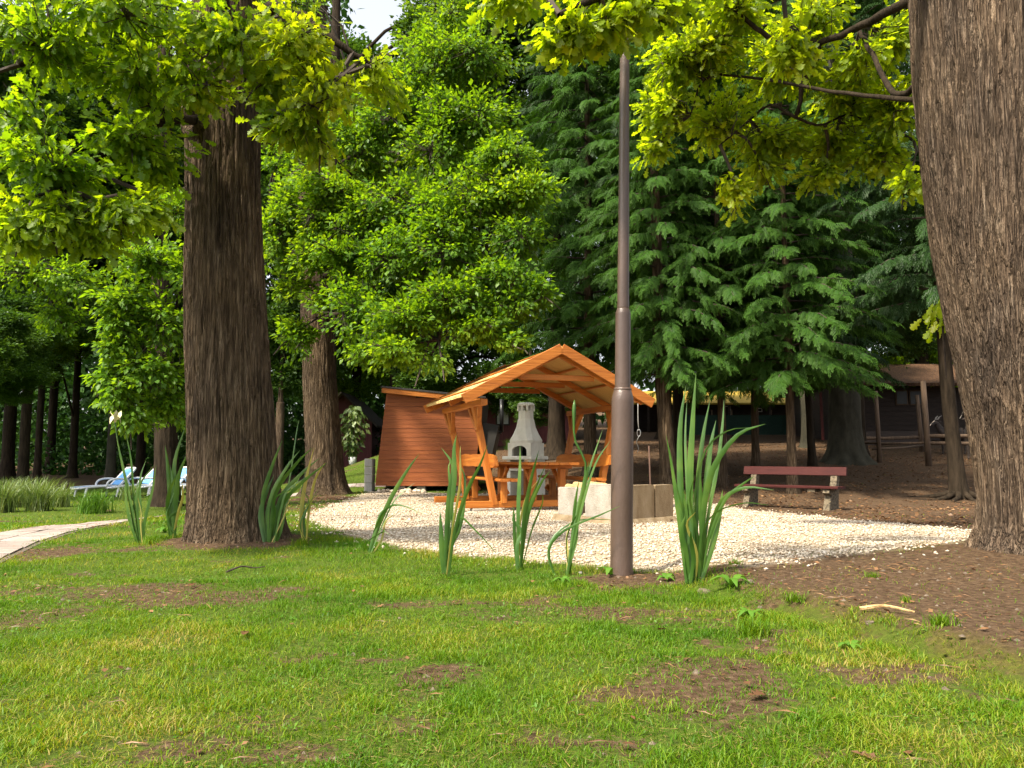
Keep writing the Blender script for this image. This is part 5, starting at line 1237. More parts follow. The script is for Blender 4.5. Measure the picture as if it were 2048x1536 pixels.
tag(MB().tube([(pr.x, pr.y - .03, gz(pr.x, pr.y) - .02), (ptop.x, ptop.y, ptop.z)], .011, 8).build('iron_rod', M['rust']), 'thin rusty iron rod leaning on the concrete fire ring', 'rod')

# ---- rope with snap hook hanging by the leaning conifer
a = at(1276, 838, 13.6); rp = empty('rope', tuple(a), 0, 'pale rope with snap hook hanging beside the leaning conifer', 'rope')
MB().tube(smooth_path([(.05, .25, .55), (.02, .1, .3), (0, 0, 0), (.01, 0, -.18)], 12), .008, 6).build('cord', M['rope'], rp, True)
MB().tube([(.01 + .03 * math.sin(t * .5236), 0, -.24 + .06 * math.cos(t * .5236)) for t in range(13)], .007, 6).build('snap_hook', M['steel'], rp, True)
MB().tube(smooth_path([(.01, 0, -.30), (-.03, 0, -.40), (.0, 0, -.50), (-.02, 0, -.58)], 10), .007, 6).build('loose_end', M['rope'], rp, True)

# ---- red bench on concrete legs
c0 = G(1492, 1014); c1 = G(1654, 1021)
ang = math.atan2(c1.y - c0.y, c1.x - c0.x); L_ = (c1 - c0).length
mid = (c0 + c1) / 2
BN = empty('park_bench', (mid.x, mid.y, min(c0.z, c1.z)), ang, 'dark red plank bench with speckled concrete legs at gravel edge', 'bench')
sb = L_ / 1.36; BN.scale = (1, 1, .83)
def bench_leg(x):
    pr_ = [(-.06, -.08), (.30, -.08), (.34, .36), (.42, .80), (.34, .80), (.24, .42), (.02, .40), (-.03, .33), (.06, .28)]
    V = [(x - .05, y * sb, z * sb) for y, z in pr_] + [(x + .05, y * sb, z * sb) for y, z in pr_]; n = len(pr_)
    MB().add(V, [tuple(range(n))[::-1], tuple(range(n, 2 * n))] + [(i, (i + 1) % n, n + (i + 1) % n, n + i) for i in range(n)]).build('leg', M['bench_leg'], BN)
bench_leg(-L_ / 2); bench_leg(L_ / 2)
hl = L_ / 2 + .19 * sb
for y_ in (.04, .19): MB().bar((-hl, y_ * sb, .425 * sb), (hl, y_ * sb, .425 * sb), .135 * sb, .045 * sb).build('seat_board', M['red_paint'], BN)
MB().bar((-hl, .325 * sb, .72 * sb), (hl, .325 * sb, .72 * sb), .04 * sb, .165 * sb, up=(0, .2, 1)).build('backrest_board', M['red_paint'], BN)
MB().box(-.30 * sb + L_ / 2, -.18 * sb + L_ / 2, -.0, .2 * sb, .34 * sb, .40 * sb).build('cross_block', M['bench_leg'], BN)

# ---- sun loungers on the left lawn
def lounger():
    r = empty('sun_lounger', (0, 0, 0), 0)
    W = .62
    for s in (-1, 1):
        MB().tube(smooth_path([(0, s * W / 2, .28), (.5, s * W / 2, .31), (1.25, s * W / 2, .32), (1.9, s * W / 2, .30)], 14), .032, 8).build('side_rail', M['white_plastic'], r, True)
        for x in (.18, 1.55): MB().tube([(x, s * W / 2, .30), (x - .05, s * (W / 2 + .01), .02), (x - .05, s * (W / 2 + .01), .0)], [.035, .028, .03], 8).build('leg', M['white_plastic'], r, True)
        MB().tube(smooth_path([(.72, s * (W / 2 + .03), .30), (.78, s * (W / 2 + .04), .46), (1.0, s * (W / 2 + .05), .53), (1.3, s * (W / 2 + .04), .50), (1.40, s * (W / 2 + .03), .36)], 14), .03, 8).build('armrest', M['white_plastic'], r, True)
    MB().tube(smooth_path([(0, -W / 2, .28), (-.06, -W / 4, .27), (-.07, 0, .27), (-.06, W / 4, .27), (0, W / 2, .28)], 10), .03, 8).build('foot_rail', M['white_plastic'], r, True)
    MB().box(.02, 1.12, -W / 2 + .03, W / 2 - .03, .300, .312).build('seat_fabric', M['blue_mesh'], r)
    b0 = Vector((1.14, 0, .33)); b1 = Vector((1.60, 0, .83))
    MB().tube(smooth_path([b0 + Vector((0, -W / 2 + .02, 0)), b0.lerp(b1, .9) + Vector((0, -W / 2 + .03, 0)), b1 + Vector((.01, -W / 4, .01)), b1 + Vector((.01, W / 4, .01)), b0.lerp(b1, .9) + Vector((0, W / 2 - .03, 0)), b0 + Vector((0, W / 2 - .02, 0))], 24), .034, 8).build('back_frame', M['white_plastic'], r, True)
    MB().bar(b0.lerp(b1, .04), b0.lerp(b1, .95), W - .10, .014, up=(-.7, 0, .65), b=.003).build('back_fabric', M['blue_mesh'], r)
    MB().tube([b0.lerp(b1, .6), (1.62, 0, .30)], .02, 6).build('prop', M['white_plastic'], r, True)
    return r
lo = lounger()
LLAB = ['leftmost blue and white sun lounger, nearest the grass tufts', 'second blue and white sun lounger from the left', 'third sun lounger from the left behind the iris leaves', 'sun lounger half hidden behind the left oak trunk']
for k, (px, py) in enumerate(((150, 988), (214, 987), (276, 986), (344, 986))):
    o = lo if k == 0 else copy_tree(lo)
    D = 23.0 + .5 * k; p = at(px, py, D); o.location = (p.x, D, gz(p.x, D) - .01); o.rotation_euler = (0, 0, R(52 + k))
    tag(o, LLAB[k], 'sun lounger', 'sun loungers on the left lawn')

# ================================================================== BACKGROUND BUILDINGS
def boards(parent, x0, x1, y, z0, z1, w, m, dy=-.02):
    n = max(1, int(round((x1 - x0) / w))); w = (x1 - x0) / n
    for k in range(n): MB().box(x0 + k * w + .006, x0 + (k + 1) * w - .006, y + dy, y, z0, z1).build('board', m, parent)

def cabin_mid():
    D = 34.0; p = at(930, 880, D); z = gz(p.x, D) - .1
    c = empty('cabin', (p.x, D, z), 0, 'maroon board cabin with pale shingle roof behind the grill', 'cabin')
    W = 4.8; H = at(0, 815, D).z - z
    w = MB().box(0, W, 0, 3.5, 0, H).build('wall', M['cabin'], c); boards(w, 0, W, 0, 0, H, .3, M['cabin'])
    rt = at(0, 778, D + 1.5).z - z
    V = [(-.4, -.5, H - .05), (W + .4, -.5, H - .05), (W + .4, 1.75, rt + .25), (-.4, 1.75, rt + .25), (W + .4, 4.0, H - .05), (-.4, 4.0, H - .05)]
    V += [(x, y, zz + .1) for x, y, zz in V]
    MB().add(V, [(0, 3, 2, 1), (3, 5, 4, 2), (6, 7, 8, 9), (9, 8, 10, 11), (0, 1, 7, 6), (1, 2, 8, 7), (2, 4, 10, 8), (4, 5, 11, 10), (5, 3, 9, 11), (3, 0, 6, 9)]).build('roof', M['cabin_roof'], c)
    for px0, px1 in ((996, 1017),):
        a = at(px0, 0, D).x - p.x; b = at(px1, 0, D).x - p.x; z0 = at(0, 848, D).z - z; z1 = at(0, 808, D).z - z
        f = MB().box(a - .07, b + .07, -.06, -.022, z0 - .07, z1 + .07).build('window', M['dark_wood'], c); MB().box(a, b, -.075, -.062, z0, z1).build('pane', M['glass'], f)
    return c
cabin_mid()
def cabin_left():
    D = 36.0; p = at(684, 884, D); z = gz(p.x, D) - .1
    c = empty('cabin', (p.x, D, z), 0, 'small dark red gabled cabin left of the plank shed', 'cabin')
    W = 1.35; H = at(0, 845, D).z - z; PK = at(0, 790, D).z - z
    V = [(-1.4, 0, 0), (W, 0, 0), (W, 0, H), (.0, 0, PK), (-1.4, 0, H)]; V += [(x, 4, zz) for x, y, zz in V]
    MB().add(V, [(0, 1, 2, 3, 4), (9, 8, 7, 6, 5), (0, 5, 6, 1), (1, 6, 7, 2), (2, 7, 8, 3), (3, 8, 9, 4), (4, 9, 5, 0)]).build('wall', M['cabin'], c)
    for sx, x1 in ((1, W + .3), (-1, -1.7)):
        zz = H - .25 if sx > 0 else H - .25
        V = [(0, -.4, PK + .05), (x1, -.4, zz), (x1, 4.3, zz), (0, 4.3, PK + .05)]; V += [(x, y, q + .09) for x, y, q in V]
        MB().add(V, [(0, 1, 2, 3), (7, 6, 5, 4), (0, 4, 5, 1), (1, 5, 6, 2), (2, 6, 7, 3), (3, 7, 4, 0)]).build('roof_slope', M['dark_wood'] if sx > 0 else M['cabin_roof'], c)
    return c
cabin_left()
# weeping bush in a white pot by the left cabin
D = 31.0; p = at(706, 886, D); pt = empty('potted_shrub', (p.x, D, gz(p.x, D)), 0, 'wispy drooping shrub in a white pot before the left cabin', 'shrub')
MB().lathe([(.10, 0), (.14, .02), (.16, .30), (.14, .31)], 16).build('pot', M['white_plastic'], pt, True)
rng = np.random.default_rng(8); n = 420
tt = rng.random(n); th = rng.random(n) * 6.283; rad = .55 * np.sin(tt * 2.6) * rng.random(n)
pos = np.stack([np.cos(th) * rad, np.sin(th) * rad, .35 + 2.0 * tt], -1); d = np.stack([np.cos(th) * .6, np.sin(th) * .6, -np.ones(n) * .6], -1)
V, Fc = place_leaves(LEAF['simple'], pos, d, norm(rng.normal(size=(n, 3)) + np.array([0, 0, 1])), rng.uniform(.14, .30, n)); mesh_np('foliage', V, Fc, M['tall_grass'], pt)
MB().tube([(0, 0, .25), (.03, 0, 1.2), (0, .02, 2.2)], [.025, .018, .008], 6).build('stem', M['twig'], pt)

def yellow_house():
    D = 44.0; a = at(1262, 880, D); b = at(1640, 880, D); z = min(gz(a.x, D), gz(b.x, D)) - .2; W = b.x - a.x
    c = empty('long_house', (a.x, D, z), 0, 'low dark house with bright yellow roof behind the conifers', 'house')
    H = at(0, 808, D).z - z; T_ = at(0, 786, D + 2).z - z
    w = MB().box(0, W, 0, 5, 0, H).build('wall', M['dark_wood'], c)
    V = [(-.4, -1.0, H - .1), (W + .4, -1.0, H - .1), (W + .4, 2.5, T_ + .05), (-.4, 2.5, T_ + .05)]; V += [(x, y, q + .1) for x, y, q in V]
    MB().add(V, [(3, 2, 1, 0), (4, 5, 6, 7), (0, 1, 5, 4), (1, 2, 6, 5), (2, 3, 7, 6), (3, 0, 4, 7)]).build('roof', M['yellow_roof'], c)
    for px0, px1, py0, py1 in ((1552, 1571, 808, 838), (1490, 1500, 816, 824), (1345, 1362, 812, 836), (1420, 1440, 812, 836)):
        x0 = at(px0, 0, D).x - a.x; x1 = at(px1, 0, D).x - a.x; z0 = at(0, py1, D).z - z; z1 = at(0, py0, D).z - z; t = .05
        f = MB().box(x0, x1, -.05, -.004, z0, z0 + t).box(x0, x1, -.05, -.004, z1 - t, z1).box(x0, x0 + t, -.05, -.004, z0 + t, z1 - t).box(x1 - t, x1, -.05, -.004, z0 + t, z1 - t).build('window', M['white_paint'], c)
        MB().box(x0 + t, x1 - t, -.03, -.006, z0 + t, z1 - t).build('pane', M['dark_glass'], f)
    for k in range(5): MB().bar((W * (.08 + .21 * k), -.9, 0), (W * (.08 + .21 * k), -.9, H - .1), .12, .12, up=(1, 0, 0)).build('veranda_post', M['dark_wood'], c)
    # green windbreak net on posts in front
    D2 = 38.0; a2 = at(1345, 868, D2); b2 = at(1625, 862, D2); z2 = gz((a2.x + b2.x) / 2, D2)
    f = empty('net_fence', (a2.x, D2, z2 - .1), 0, 'dark green windbreak net fence below the yellow roof', 'fence')
    W2 = b2.x - a2.x; h2 = at(0, 826, D2).z - z2
    MB().box(0, W2, -.01, .01, .15, h2).build('net', M['green_net'], f)
    for k in range(8): MB().tube([(W2 * k / 7, .05, -.2), (W2 * k / 7, .05, h2 + .25)], .035, 8).build('post', M['weathered'], f, True)
yellow_house()

def barn():
    D = 33.0; a = at(1668, 895, D); b = at(2000, 895, D); z = gz(a.x, D) - .2; W = b.x - a.x
    c = empty('barn', (a.x, D, z), 0, 'dark wooden barn with leaf covered roof behind the paddock', 'barn')
    H = at(0, 775, D).z - z; T_ = at(0, 752, D + 1.2).z - z
    w = MB().box(0, W, 0, 5, 0, H).build('wall', M['dark_wood'], c)
    n = 12
    for k in range(n): MB().box(-.02, W + .02, -.03, -.004, H * k / n + .01, H * (k + 1) / n - .01).build('board', M['dark_wood'], w)
    V = [(-.5, -.9, H - .02), (W + .5, -.9, H - .02), (W + .5, 2.5, T_ + .55), (-.5, 2.5, T_ + .55), (W + .5, 5.6, H - .02), (-.5, 5.6, H - .02)]; V += [(x, y, q + .13) for x, y, q in V]
    MB().add(V, [(0, 3, 2, 1), (3, 5, 4, 2), (6, 7, 8, 9), (9, 8, 10, 11), (0, 1, 7, 6), (1, 2, 8, 7), (2, 4, 10, 8), (4, 5, 11, 10), (5, 3, 9, 11), (3, 0, 6, 9)]).build('roof', M['leafy_roof'], c)
    for px0, px1 in ((1756, 1775), (1782, 1802)):
        x0 = at(px0, 0, D).x - a.x; x1 = at(px1, 0, D).x - a.x; z0 = at(0, 808, D).z - z; z1 = at(0, 783, D).z - z
        f = MB().box(x0 - .05, x1 + .05, -.07, -.032, z0 - .05, z1 + .05).build('window', M['weathered'], c); MB().box(x0, x1, -.085, -.072, z0, z1).build('pane', M['dark_glass'], f)
barn()

# paddock fence: posts and rails
PF = empty('paddock_fence', (0, 0, 0), 0, 'weathered pole and rail fence of the goat paddock', 'fence')
def pole(px_b, py_b, px_t, py_t, D, r):
    a = at(px_b, py_b, D); b = at(px_t, py_t, D); a.z = gz(a.x, D) - .1
    MB().tube([a, a.lerp(b, .5) + Vector((.01, 0, 0)), b], [r, r * .95, r * .85], 10).build('post', M['weathered'], PF, True); return a, b
pole(1759, 918, 1751, 782, 21.5, .062); pole(1857, 924, 1846, 762, 20.5, .075); pole(1844, 905, 1834, 790, 25, .07); pole(1665, 900, 1660, 800, 26, .05)
for (x0, y0, x1, y1, D0, D1, r) in ((1690, 884, 1850, 886, 22.4, 20.6, .035), (1690, 876, 1850, 874, 25.5, 25.0, .06), (1745, 898, 1850, 890, 21.6, 25, .03), (1852, 872, 2060, 868, 20.5, 20.5, .055), (1855, 886, 2060, 884, 20.5, 20.5, .05)):
    a = at(x0, y0, D0); b = at(x1, y1, D1); MB().tube([a, a.lerp(b, .5) + Vector((0, 0, -.03)), b], r, 8).build('rail', M['weathered'], PF, True)
a = at(1715, 862, 27); b = at(1860, 860, 27); MB().box(a.x, b.x, 26.97, 27.03, gz(a.x, 27) + .1, a.z).build('kick_board', M['dark_wood'], PF)
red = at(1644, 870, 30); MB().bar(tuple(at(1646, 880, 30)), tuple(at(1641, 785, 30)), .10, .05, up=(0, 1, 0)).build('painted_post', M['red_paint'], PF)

# goats
def goat(loc, rz, label, s=1.0, curl=True, coat='goat_dark'):
    g_ = empty('goat', loc, rz, label, 'goat', 'goats in the paddock'); g_.scale = (s, s, s)
    J = {'rump': (-.48, 0, .66, .14, .17), 'belly': (-.20, 0, .62, .19, .20), 'chest': (.14, 0, .62, .17, .21), 'neck0': (.32, 0, .76, .10, .13), 'neck1': (.44, 0, .93, .075, .095), 'poll': (.50, 0, 1.03, .07, .075), 'face': (.60, 0, .97, .055, .06), 'muzzle': (.70, 0, .90, .038, .04), 'tail': (-.58, 0, .76, .03, .03), 'tail2': (-.64, 0, .80, .018, .018),
         }
    E = [('rump', 'belly'), ('belly', 'chest'), ('chest', 'neck0'), ('neck0', 'neck1'), ('neck1', 'poll'), ('poll', 'face'), ('face', 'muzzle'), ('rump', 'tail'), ('tail', 'tail2')]
    for sg, nm in ((1, 'l'), (-1, 'r')):
        J['hip' + nm] = (-.47, sg * .10, .55, .09, .09); J['stifle' + nm] = (-.40, sg * .11, .42, .06, .06); J['hock' + nm] = (-.52, sg * .10, .27, .032, .032); J['hfet' + nm] = (-.49, sg * .10, .08, .024, .024); J['hhoof' + nm] = (-.46, sg * .10, .0, .03, .03)
        J['sh' + nm] = (.18, sg * .10, .50, .075, .08); J['knee' + nm] = (.19, sg * .10, .28, .034, .034); J['ffet' + nm] = (.18, sg * .10, .08, .024, .024); J['fhoof' + nm] = (.20, sg * .10, .0, .03, .03)
        E += [('rump', 'hip' + nm), ('hip' + nm, 'stifle' + nm), ('stifle' + nm, 'hock' + nm), ('hock' + nm, 'hfet' + nm), ('hfet' + nm, 'hhoof' + nm), ('chest', 'sh' + nm), ('sh' + nm, 'knee' + nm), ('knee' + nm, 'ffet' + nm), ('ffet' + nm, 'fhoof' + nm)]
    names = list(J); me = bpy.data.meshes.new('body'); me.from_pydata([J[n][:3] for n in names], [(names.index(a), names.index(b)) for a, b in E], []); me.materials.append(M[coat])
    o = bpy.data.objects.new('body', me); link(o, g_)
    o.modifiers.new('skin', 'SKIN'); o.modifiers.new('sub', 'SUBSURF').levels = 2; o.modifiers['sub'].render_levels = 2; o.modifiers['skin'].use_smooth_shade = True
    me.skin_vertices  # created with the modifier
    for k, n in enumerate(names):
        sv = me.skin_vertices[0].data[k]; sv.radius = J[n][3:5]; sv.use_root = (n == 'belly')
    for sg in (1, -1):
        if curl: pts = [(.47, sg * .04, 1.08), (.40, sg * .08, 1.20), (.30, sg * .14, 1.20), (.25, sg * .20, 1.10), (.30, sg * .24, 1.02)]
        else: pts = [(.47, sg * .04, 1.08), (.42, sg * .06, 1.17), (.34, sg * .08, 1.22)]
        p = smooth_path(pts, 14); MB().tube(p, [.032 * (1 - .75 * i / 14) for i in range(15)], 8).build('horn', M['horn'], g_, True)
        MB().add([(.47, sg * .07, 1.05), (.44, sg * .11, 1.06), (.42, sg * .19, 1.0), (.46, sg * .12, 1.0), (.45, sg * .12, 1.045)], [(0, 1, 4), (1, 2, 4), (2, 3, 4), (3, 0, 4)]).build('ear', M[coat], g_)
        MB().lathe([(.001, -.012), (.010, -.006), (.012, 0), (.010, .006), (.001, .012)], 8, .575, sg * .052).build('eye', M['dark_glass'], g_, True).location = (0, 0, 1.0)
    # pale blaze down the face
    V = []
    for t, (x, z) in zip((0, .33, .66, 1), ((.545, 1.062), (.615, 1.012), (.675, .958), (.728, .905))): V += [(x, -.030 + .008 * t, z), (x + .010, 0, z + .012), (x, .030 - .008 * t, z)]
    Fs = []
    for k in range(3): Fs += [(3 * k, 3 * k + 3, 3 * k + 4, 3 * k + 1), (3 * k + 1, 3 * k + 4, 3 * k + 5, 3 * k + 2)]
    MB().add(V, Fs).build('face_blaze', M['goat_face'], g_)
    return g_
p = at(1900, 900, 24.0); goat((p.x, 24.0, gz(p.x, 24.0)), R(195), 'small dark goat with pale face behind the fence post', .95, False)
p = at(1947, 905, 22.5); goat((p.x, 22.5, gz(p.x, 22.5)), R(235), 'black goat with curled horns beside the right oak trunk', 1.12, True)

# ================================================================== IRISES
def blade_mesh(pts, w, nrm=(0, -1, 0), fold=.25):
    p = smooth_path(pts, 12); V = []; Fs = []; n = len(p)
    for i, q in enumerate(p):
        t = i / (n - 1); d = (p[min(i + 1, n - 1)] - p[max(i - 1, 0)]).normalized(); s = d.cross(Vector(nrm)); s.normalize(); m = s.cross(d)
        ww = w * (0.42 + 1.45 * t if t < .40 else (1 - ((t - .40) / .60) ** 1.6)) * .5 + .0006
        V += [q - s * ww, q + m * ww * fold, q + s * ww]
    for i in range(n - 1): Fs += [(3 * i, 3 * i + 1, 3 * i + 4, 3 * i + 3), (3 * i + 1, 3 * i + 2, 3 * i + 5, 3 * i + 4)]
    return MB().add(V, Fs)
def iris(bpx, bpy_, label, blades, group='irises', yellow=()):
    """blades: (base dx px, [(px,py), ...], width m, depth offset of tip)"""
    g_ = G(bpx, bpy_); r = empty('iris_plant', tuple(g_), 0, label, 'iris', group); rr = random.Random(int(bpx))
    blades = list(blades)
    for e in range(max(3, len(blades) // 2)):
        dx, pl, w, dd = blades[rr.randrange(len(blades))]; f = rr.uniform(.45, .95); y0 = bpy_
        blades.append((dx + rr.uniform(-8, 8), [(bpx + (x - bpx) * f + rr.uniform(-14, 14), y0 + (y - y0) * f + rr.uniform(-6, 6)) for x, y in pl], w * rr.uniform(.4, .8), dd + rr.uniform(-.12, .12)))
    yellow = set(yellow) | {len(blades) - 1}
    for k, (dx, pl, w, dd) in enumerate(blades):
        D0 = g_.y + rr.uniform(-.04, .04)
        pts = [at(bpx + dx * .6, bpy_, D0)]; pts[0].z = gz(pts[0].x, D0) - .015
        n = len(pl)
        for i, (x, y) in enumerate(pl): pts.append(at(x, y, D0 + dd * (i + 1) / n))
        pts = [p - Vector(g_) for p in pts]
        nv = Vector((rr.uniform(-.6, .6), -1, rr.uniform(-.2, .2)))
        blade_mesh(pts, w * rr.uniform(.9, 1.35), nv).build('leaf', M['iris_yellow'] if k in yellow else M['iris'], r, True)
    return r
def stalk(r, pts, rad, m='iris'):
    o = Vector(r.location); MB().tube(smooth_path([p - o for p in pts], 12), rad, 6).build('flower_stalk', M[m], r, True)
# large clump right of the lamp post
iris(1390, 1165, 'large iris clump with tall broad leaves right of the lamp post', [
    (-25, [(1362, 1000), (1360, 860), (1372, 770)], .034, .10), (-5, [(1380, 980), (1385, 850), (1392, 745)], .030, -.05), (0, [(1395, 990), (1405, 880), (1420, 800)], .034, .05),
    (15, [(1405, 1040), (1425, 940), (1475, 870), (1530, 848)], .034, -.15), (18, [(1415, 1040), (1435, 930), (1445, 850), (1448, 800)], .020, .08), (-28, [(1360, 1060), (1345, 940), (1332, 870)], .018, -.05),
    (20, [(1420, 1060), (1445, 1000), (1490, 975), (1548, 980)], .022, -.18), (10, [(1410, 1000), (1420, 900), (1432, 840)], .030, .02), (22, [(1418, 1080), (1450, 1000), (1490, 965), (1510, 952)], .016, -.1),
    (-20, [(1372, 1080), (1370, 1020), (1368, 985)], .040, -.04), (20, [(1425, 1090), (1440, 1020), (1445, 980)], .030, -.02), (5, [(1388, 1000), (1412, 900), (1455, 862), (1500, 855)], .014, .1), (-12, [(1378, 1100), (1380, 1000), (1378, 900)], .045, .05), (12, [(1406, 1100), (1402, 1010), (1400, 940)], .045, -.06)])
ib = iris(1128, 1150, 'iris with a tall budded stalk just left of the lamp post', [
    (8, [(1150, 1050), (1175, 950), (1205, 860)], .026, .05), (10, [(1155, 1040), (1170, 970), (1178, 920)], .030, .0), (12, [(1160, 1030), (1190, 930), (1222, 880)], .014, -.1),
    (-28, [(1098, 1100), (1130, 1060), (1200, 1030), (1240, 1012)], .013, -.15), (-30, [(1096, 1110), (1110, 1070), (1160, 1040), (1230, 1040)], .012, .1), (4, [(1145, 1080), (1150, 1010), (1158, 960)], .022, .03)])
stalk(ib, [at(1138, 1150, ib.location.y), at(1160, 1000, ib.location.y), at(1172, 930, ib.location.y), at(1150, 880, ib.location.y), at(1148, 830, ib.location.y), at(1149, 800, ib.location.y)], [.008] * 9 + [.010, .014, .012, .003])
iris(1038, 1140, 'upright iris tuft in front of the table end', [
    (-2, [(1036, 1050), (1038, 980), (1040, 930), (1040, 890)], .030, .03), (4, [(1048, 1040), (1062, 960), (1078, 900)], .030, .0), (6, [(1052, 1040), (1070, 980), (1092, 928)], .024, .05), (5, [(1056, 1030), (1080, 970), (1100, 942)], .022, -.08), (-6, [(1030, 1090), (1028, 1040), (1026, 1010)], .026, 0)])
iris(892, 1152, 'iris tuft with crossing blades before the shelter', [
    (-4, [(893, 1060), (900, 980), (905, 930), (882, 895)], .028, .03), (0, [(896, 1050), (908, 960), (908, 900), (913, 870)], .028, .0), (8, [(910, 1060), (935, 980), (960, 930), (975, 890)], .028, -.06), (6, [(905, 1090), (925, 1030), (930, 960), (920, 930)], .022, .05),
    (-8, [(884, 1110), (882, 1060), (880, 1020)], .026, 0), (10, [(915, 1040), (950, 1060), (1000, 1115)], .012, -.12), (4, [(900, 1110), (898, 1060), (890, 1020)], .030, .02)], yellow=())
iris(738, 1105, 'single leaning iris fan bending over the gravel edge', [
    (0, [(758, 1050), (785, 990), (815, 940), (838, 908)], .028, .05), (-4, [(750, 1060), (770, 1020), (800, 1010), (850, 1030)], .014, -.15), (4, [(765, 1050), (790, 1000), (830, 965)], .018, .1), (-3, [(748, 1070), (760, 1030), (772, 1015)], .026, 0)])
iris(545, 1085, 'dense iris clump leaning right at foot of the left oak', [
    (-25, [(525, 1000), (545, 930), (565, 880)], .032, .0), (-15, [(540, 1000), (570, 940), (600, 900)], .034, -.1), (-10, [(550, 990), (590, 930), (625, 895)], .034, -.05), (0, [(560, 1000), (600, 950), (640, 915)], .030, .05), (-20, [(535, 1020), (560, 960), (580, 920)], .036, .05),
    (10, [(565, 1010), (610, 960), (655, 925)], .024, -.15), (-28, [(520, 1030), (535, 980), (548, 950)], .030, .08), (12, [(562, 1060), (575, 1000), (602, 950)], .034, -.05), (4, [(550, 1040), (575, 980), (592, 870), (598, 840)], .014, .1)])
iris(610, 1085, 'yellowing iris leaves beside the left oak clump', [(-6, [(602, 1030), (612, 960), (628, 895)], .030, -.02), (4, [(618, 1020), (630, 960), (650, 925)], .018, -.06), (0, [(606, 1030), (606, 980), (612, 940)], .028, .04)], yellow=(0, 1))
ia = iris(285, 1085, 'flowering iris with one pale yellow bloom left of the oak', [
    (-12, [(262, 1010), (245, 930), (232, 870)], .026, .0), (-10, [(268, 1000), (262, 920), (250, 860)], .026, .05), (-5, [(275, 1020), (280, 970), (308, 930)], .024, -.05), (0, [(282, 1030), (280, 960), (292, 920)], .026, .03), (5, [(290, 1040), (305, 980), (312, 930)], .024, -.08), (-14, [(262, 1050), (252, 1000), (250, 960)], .030, 0)])
stalk(ia, [at(272, 1085, ia.location.y), at(258, 1000, ia.location.y), at(240, 910, ia.location.y), at(230, 845, ia.location.y)], .006)
fl_ = at(231, 838, ia.location.y) - Vector(ia.location)
for k in range(6):
    a = k * 1.047; up = k % 2
    pts = [fl_, fl_ + Vector((.03 * math.cos(a), .03 * math.sin(a), .035 if up else .012)), fl_ + Vector((.05 * math.cos(a), .05 * math.sin(a), .075 if up else -.045))]
    blade_mesh(pts, .045, (math.cos(a + .3), math.sin(a + .3), .6)).build('petal', M['petal'], ia, True)
iris(345, 1075, 'dark broad iris fan touching the left side of the oak', [
    (-5, [(340, 1000), (335, 930), (330, 890)], .036, .0), (0, [(348, 990), (350, 920), (372, 850)], .034, .05), (8, [(352, 1000), (358, 950), (378, 900)], .036, -.1), (-8, [(335, 1020), (340, 980), (365, 930)], .034, -.12), (4, [(346, 1030), (345, 970), (340, 930)], .040, .02)])

# ================================================================== GRASS TUFTS ON THE LEFT LAWN
def tuft(px, D, h, n, label, spread=.30, m='tall_grass', arch=.85):
    x = (px - 1024) / F * D; rng = np.random.default_rng(abs(int(px * 3 + D))); g_ = empty('grass_tuft', (x, D, gz(x, D)), 0, label, 'grass tuft', 'ornamental grass tufts')
    V = []; Fs = []
    base = rng.normal(size=(n, 2)) * spread * .35; th = rng.random(n) * 6.283; hh = h * rng.uniform(.35, 1.15, n); ln = hh * rng.uniform(.05, arch, n) ** 1.0
    ts = np.array([0, .4, .75, 1.0]); wd = np.array([1, .9, .6, .0]) * .006
    X = base[:, 0:1] + np.cos(th)[:, None] * ln[:, None] * ts ** 2; Y = base[:, 1:2] + np.sin(th)[:, None] * ln[:, None] * ts ** 2
    Z = hh[:, None] * (ts - .22 * arch * ts ** 3)
    ph = th + 1.57 + rng.normal(size=n) * .5
    P = np.stack([X, Y, Z], -1); W = np.stack([np.cos(ph), np.sin(ph), np.zeros(n)], -1)[:, None] * wd[None, :, None]
    V = np.concatenate([P - W, P + W], 1); T = np.array([(0, 4, 5, 1), (1, 5, 6, 2), (2, 6, 7, 3)])
    Fc = T[None] + (np.arange(n) * 8)[:, None, None]
    mesh_np('blade_mass', V.reshape(-1, 3), Fc.reshape(-1, 4), M[m], g_)['kind'] = 'stuff'
for px, D, h, n, lab in ((15, 16.8, .85, 520, 'feathery grass tuft at the far left edge of the photo'), (88, 17.2, .85, 480, 'feathery grass tuft second from the left edge'), (52, 18.4, .8, 360, 'pale grass tuft set back between the two leftmost tufts'), (128, 18.6, .7, 240, 'small pale tuft before the first lounger foot'),
                      (265, 21.5, .55, 300, 'thin grass tuft among the sun loungers')):
    tuft(px, D, h, n, lab)
tuft(198, 16.6, .62, 380, 'low fresh green daylily tuft in front of the first lounger', .42, 'weed', 1.1)
tuft(335, 19.5, .40, 300, 'low green tuft beside the left oak trunk', .5, 'weed', .9)
tuft(1022, 31.0, .55, 260, 'light green tuft at the wall of the middle cabin', .3, 'weed', .9)

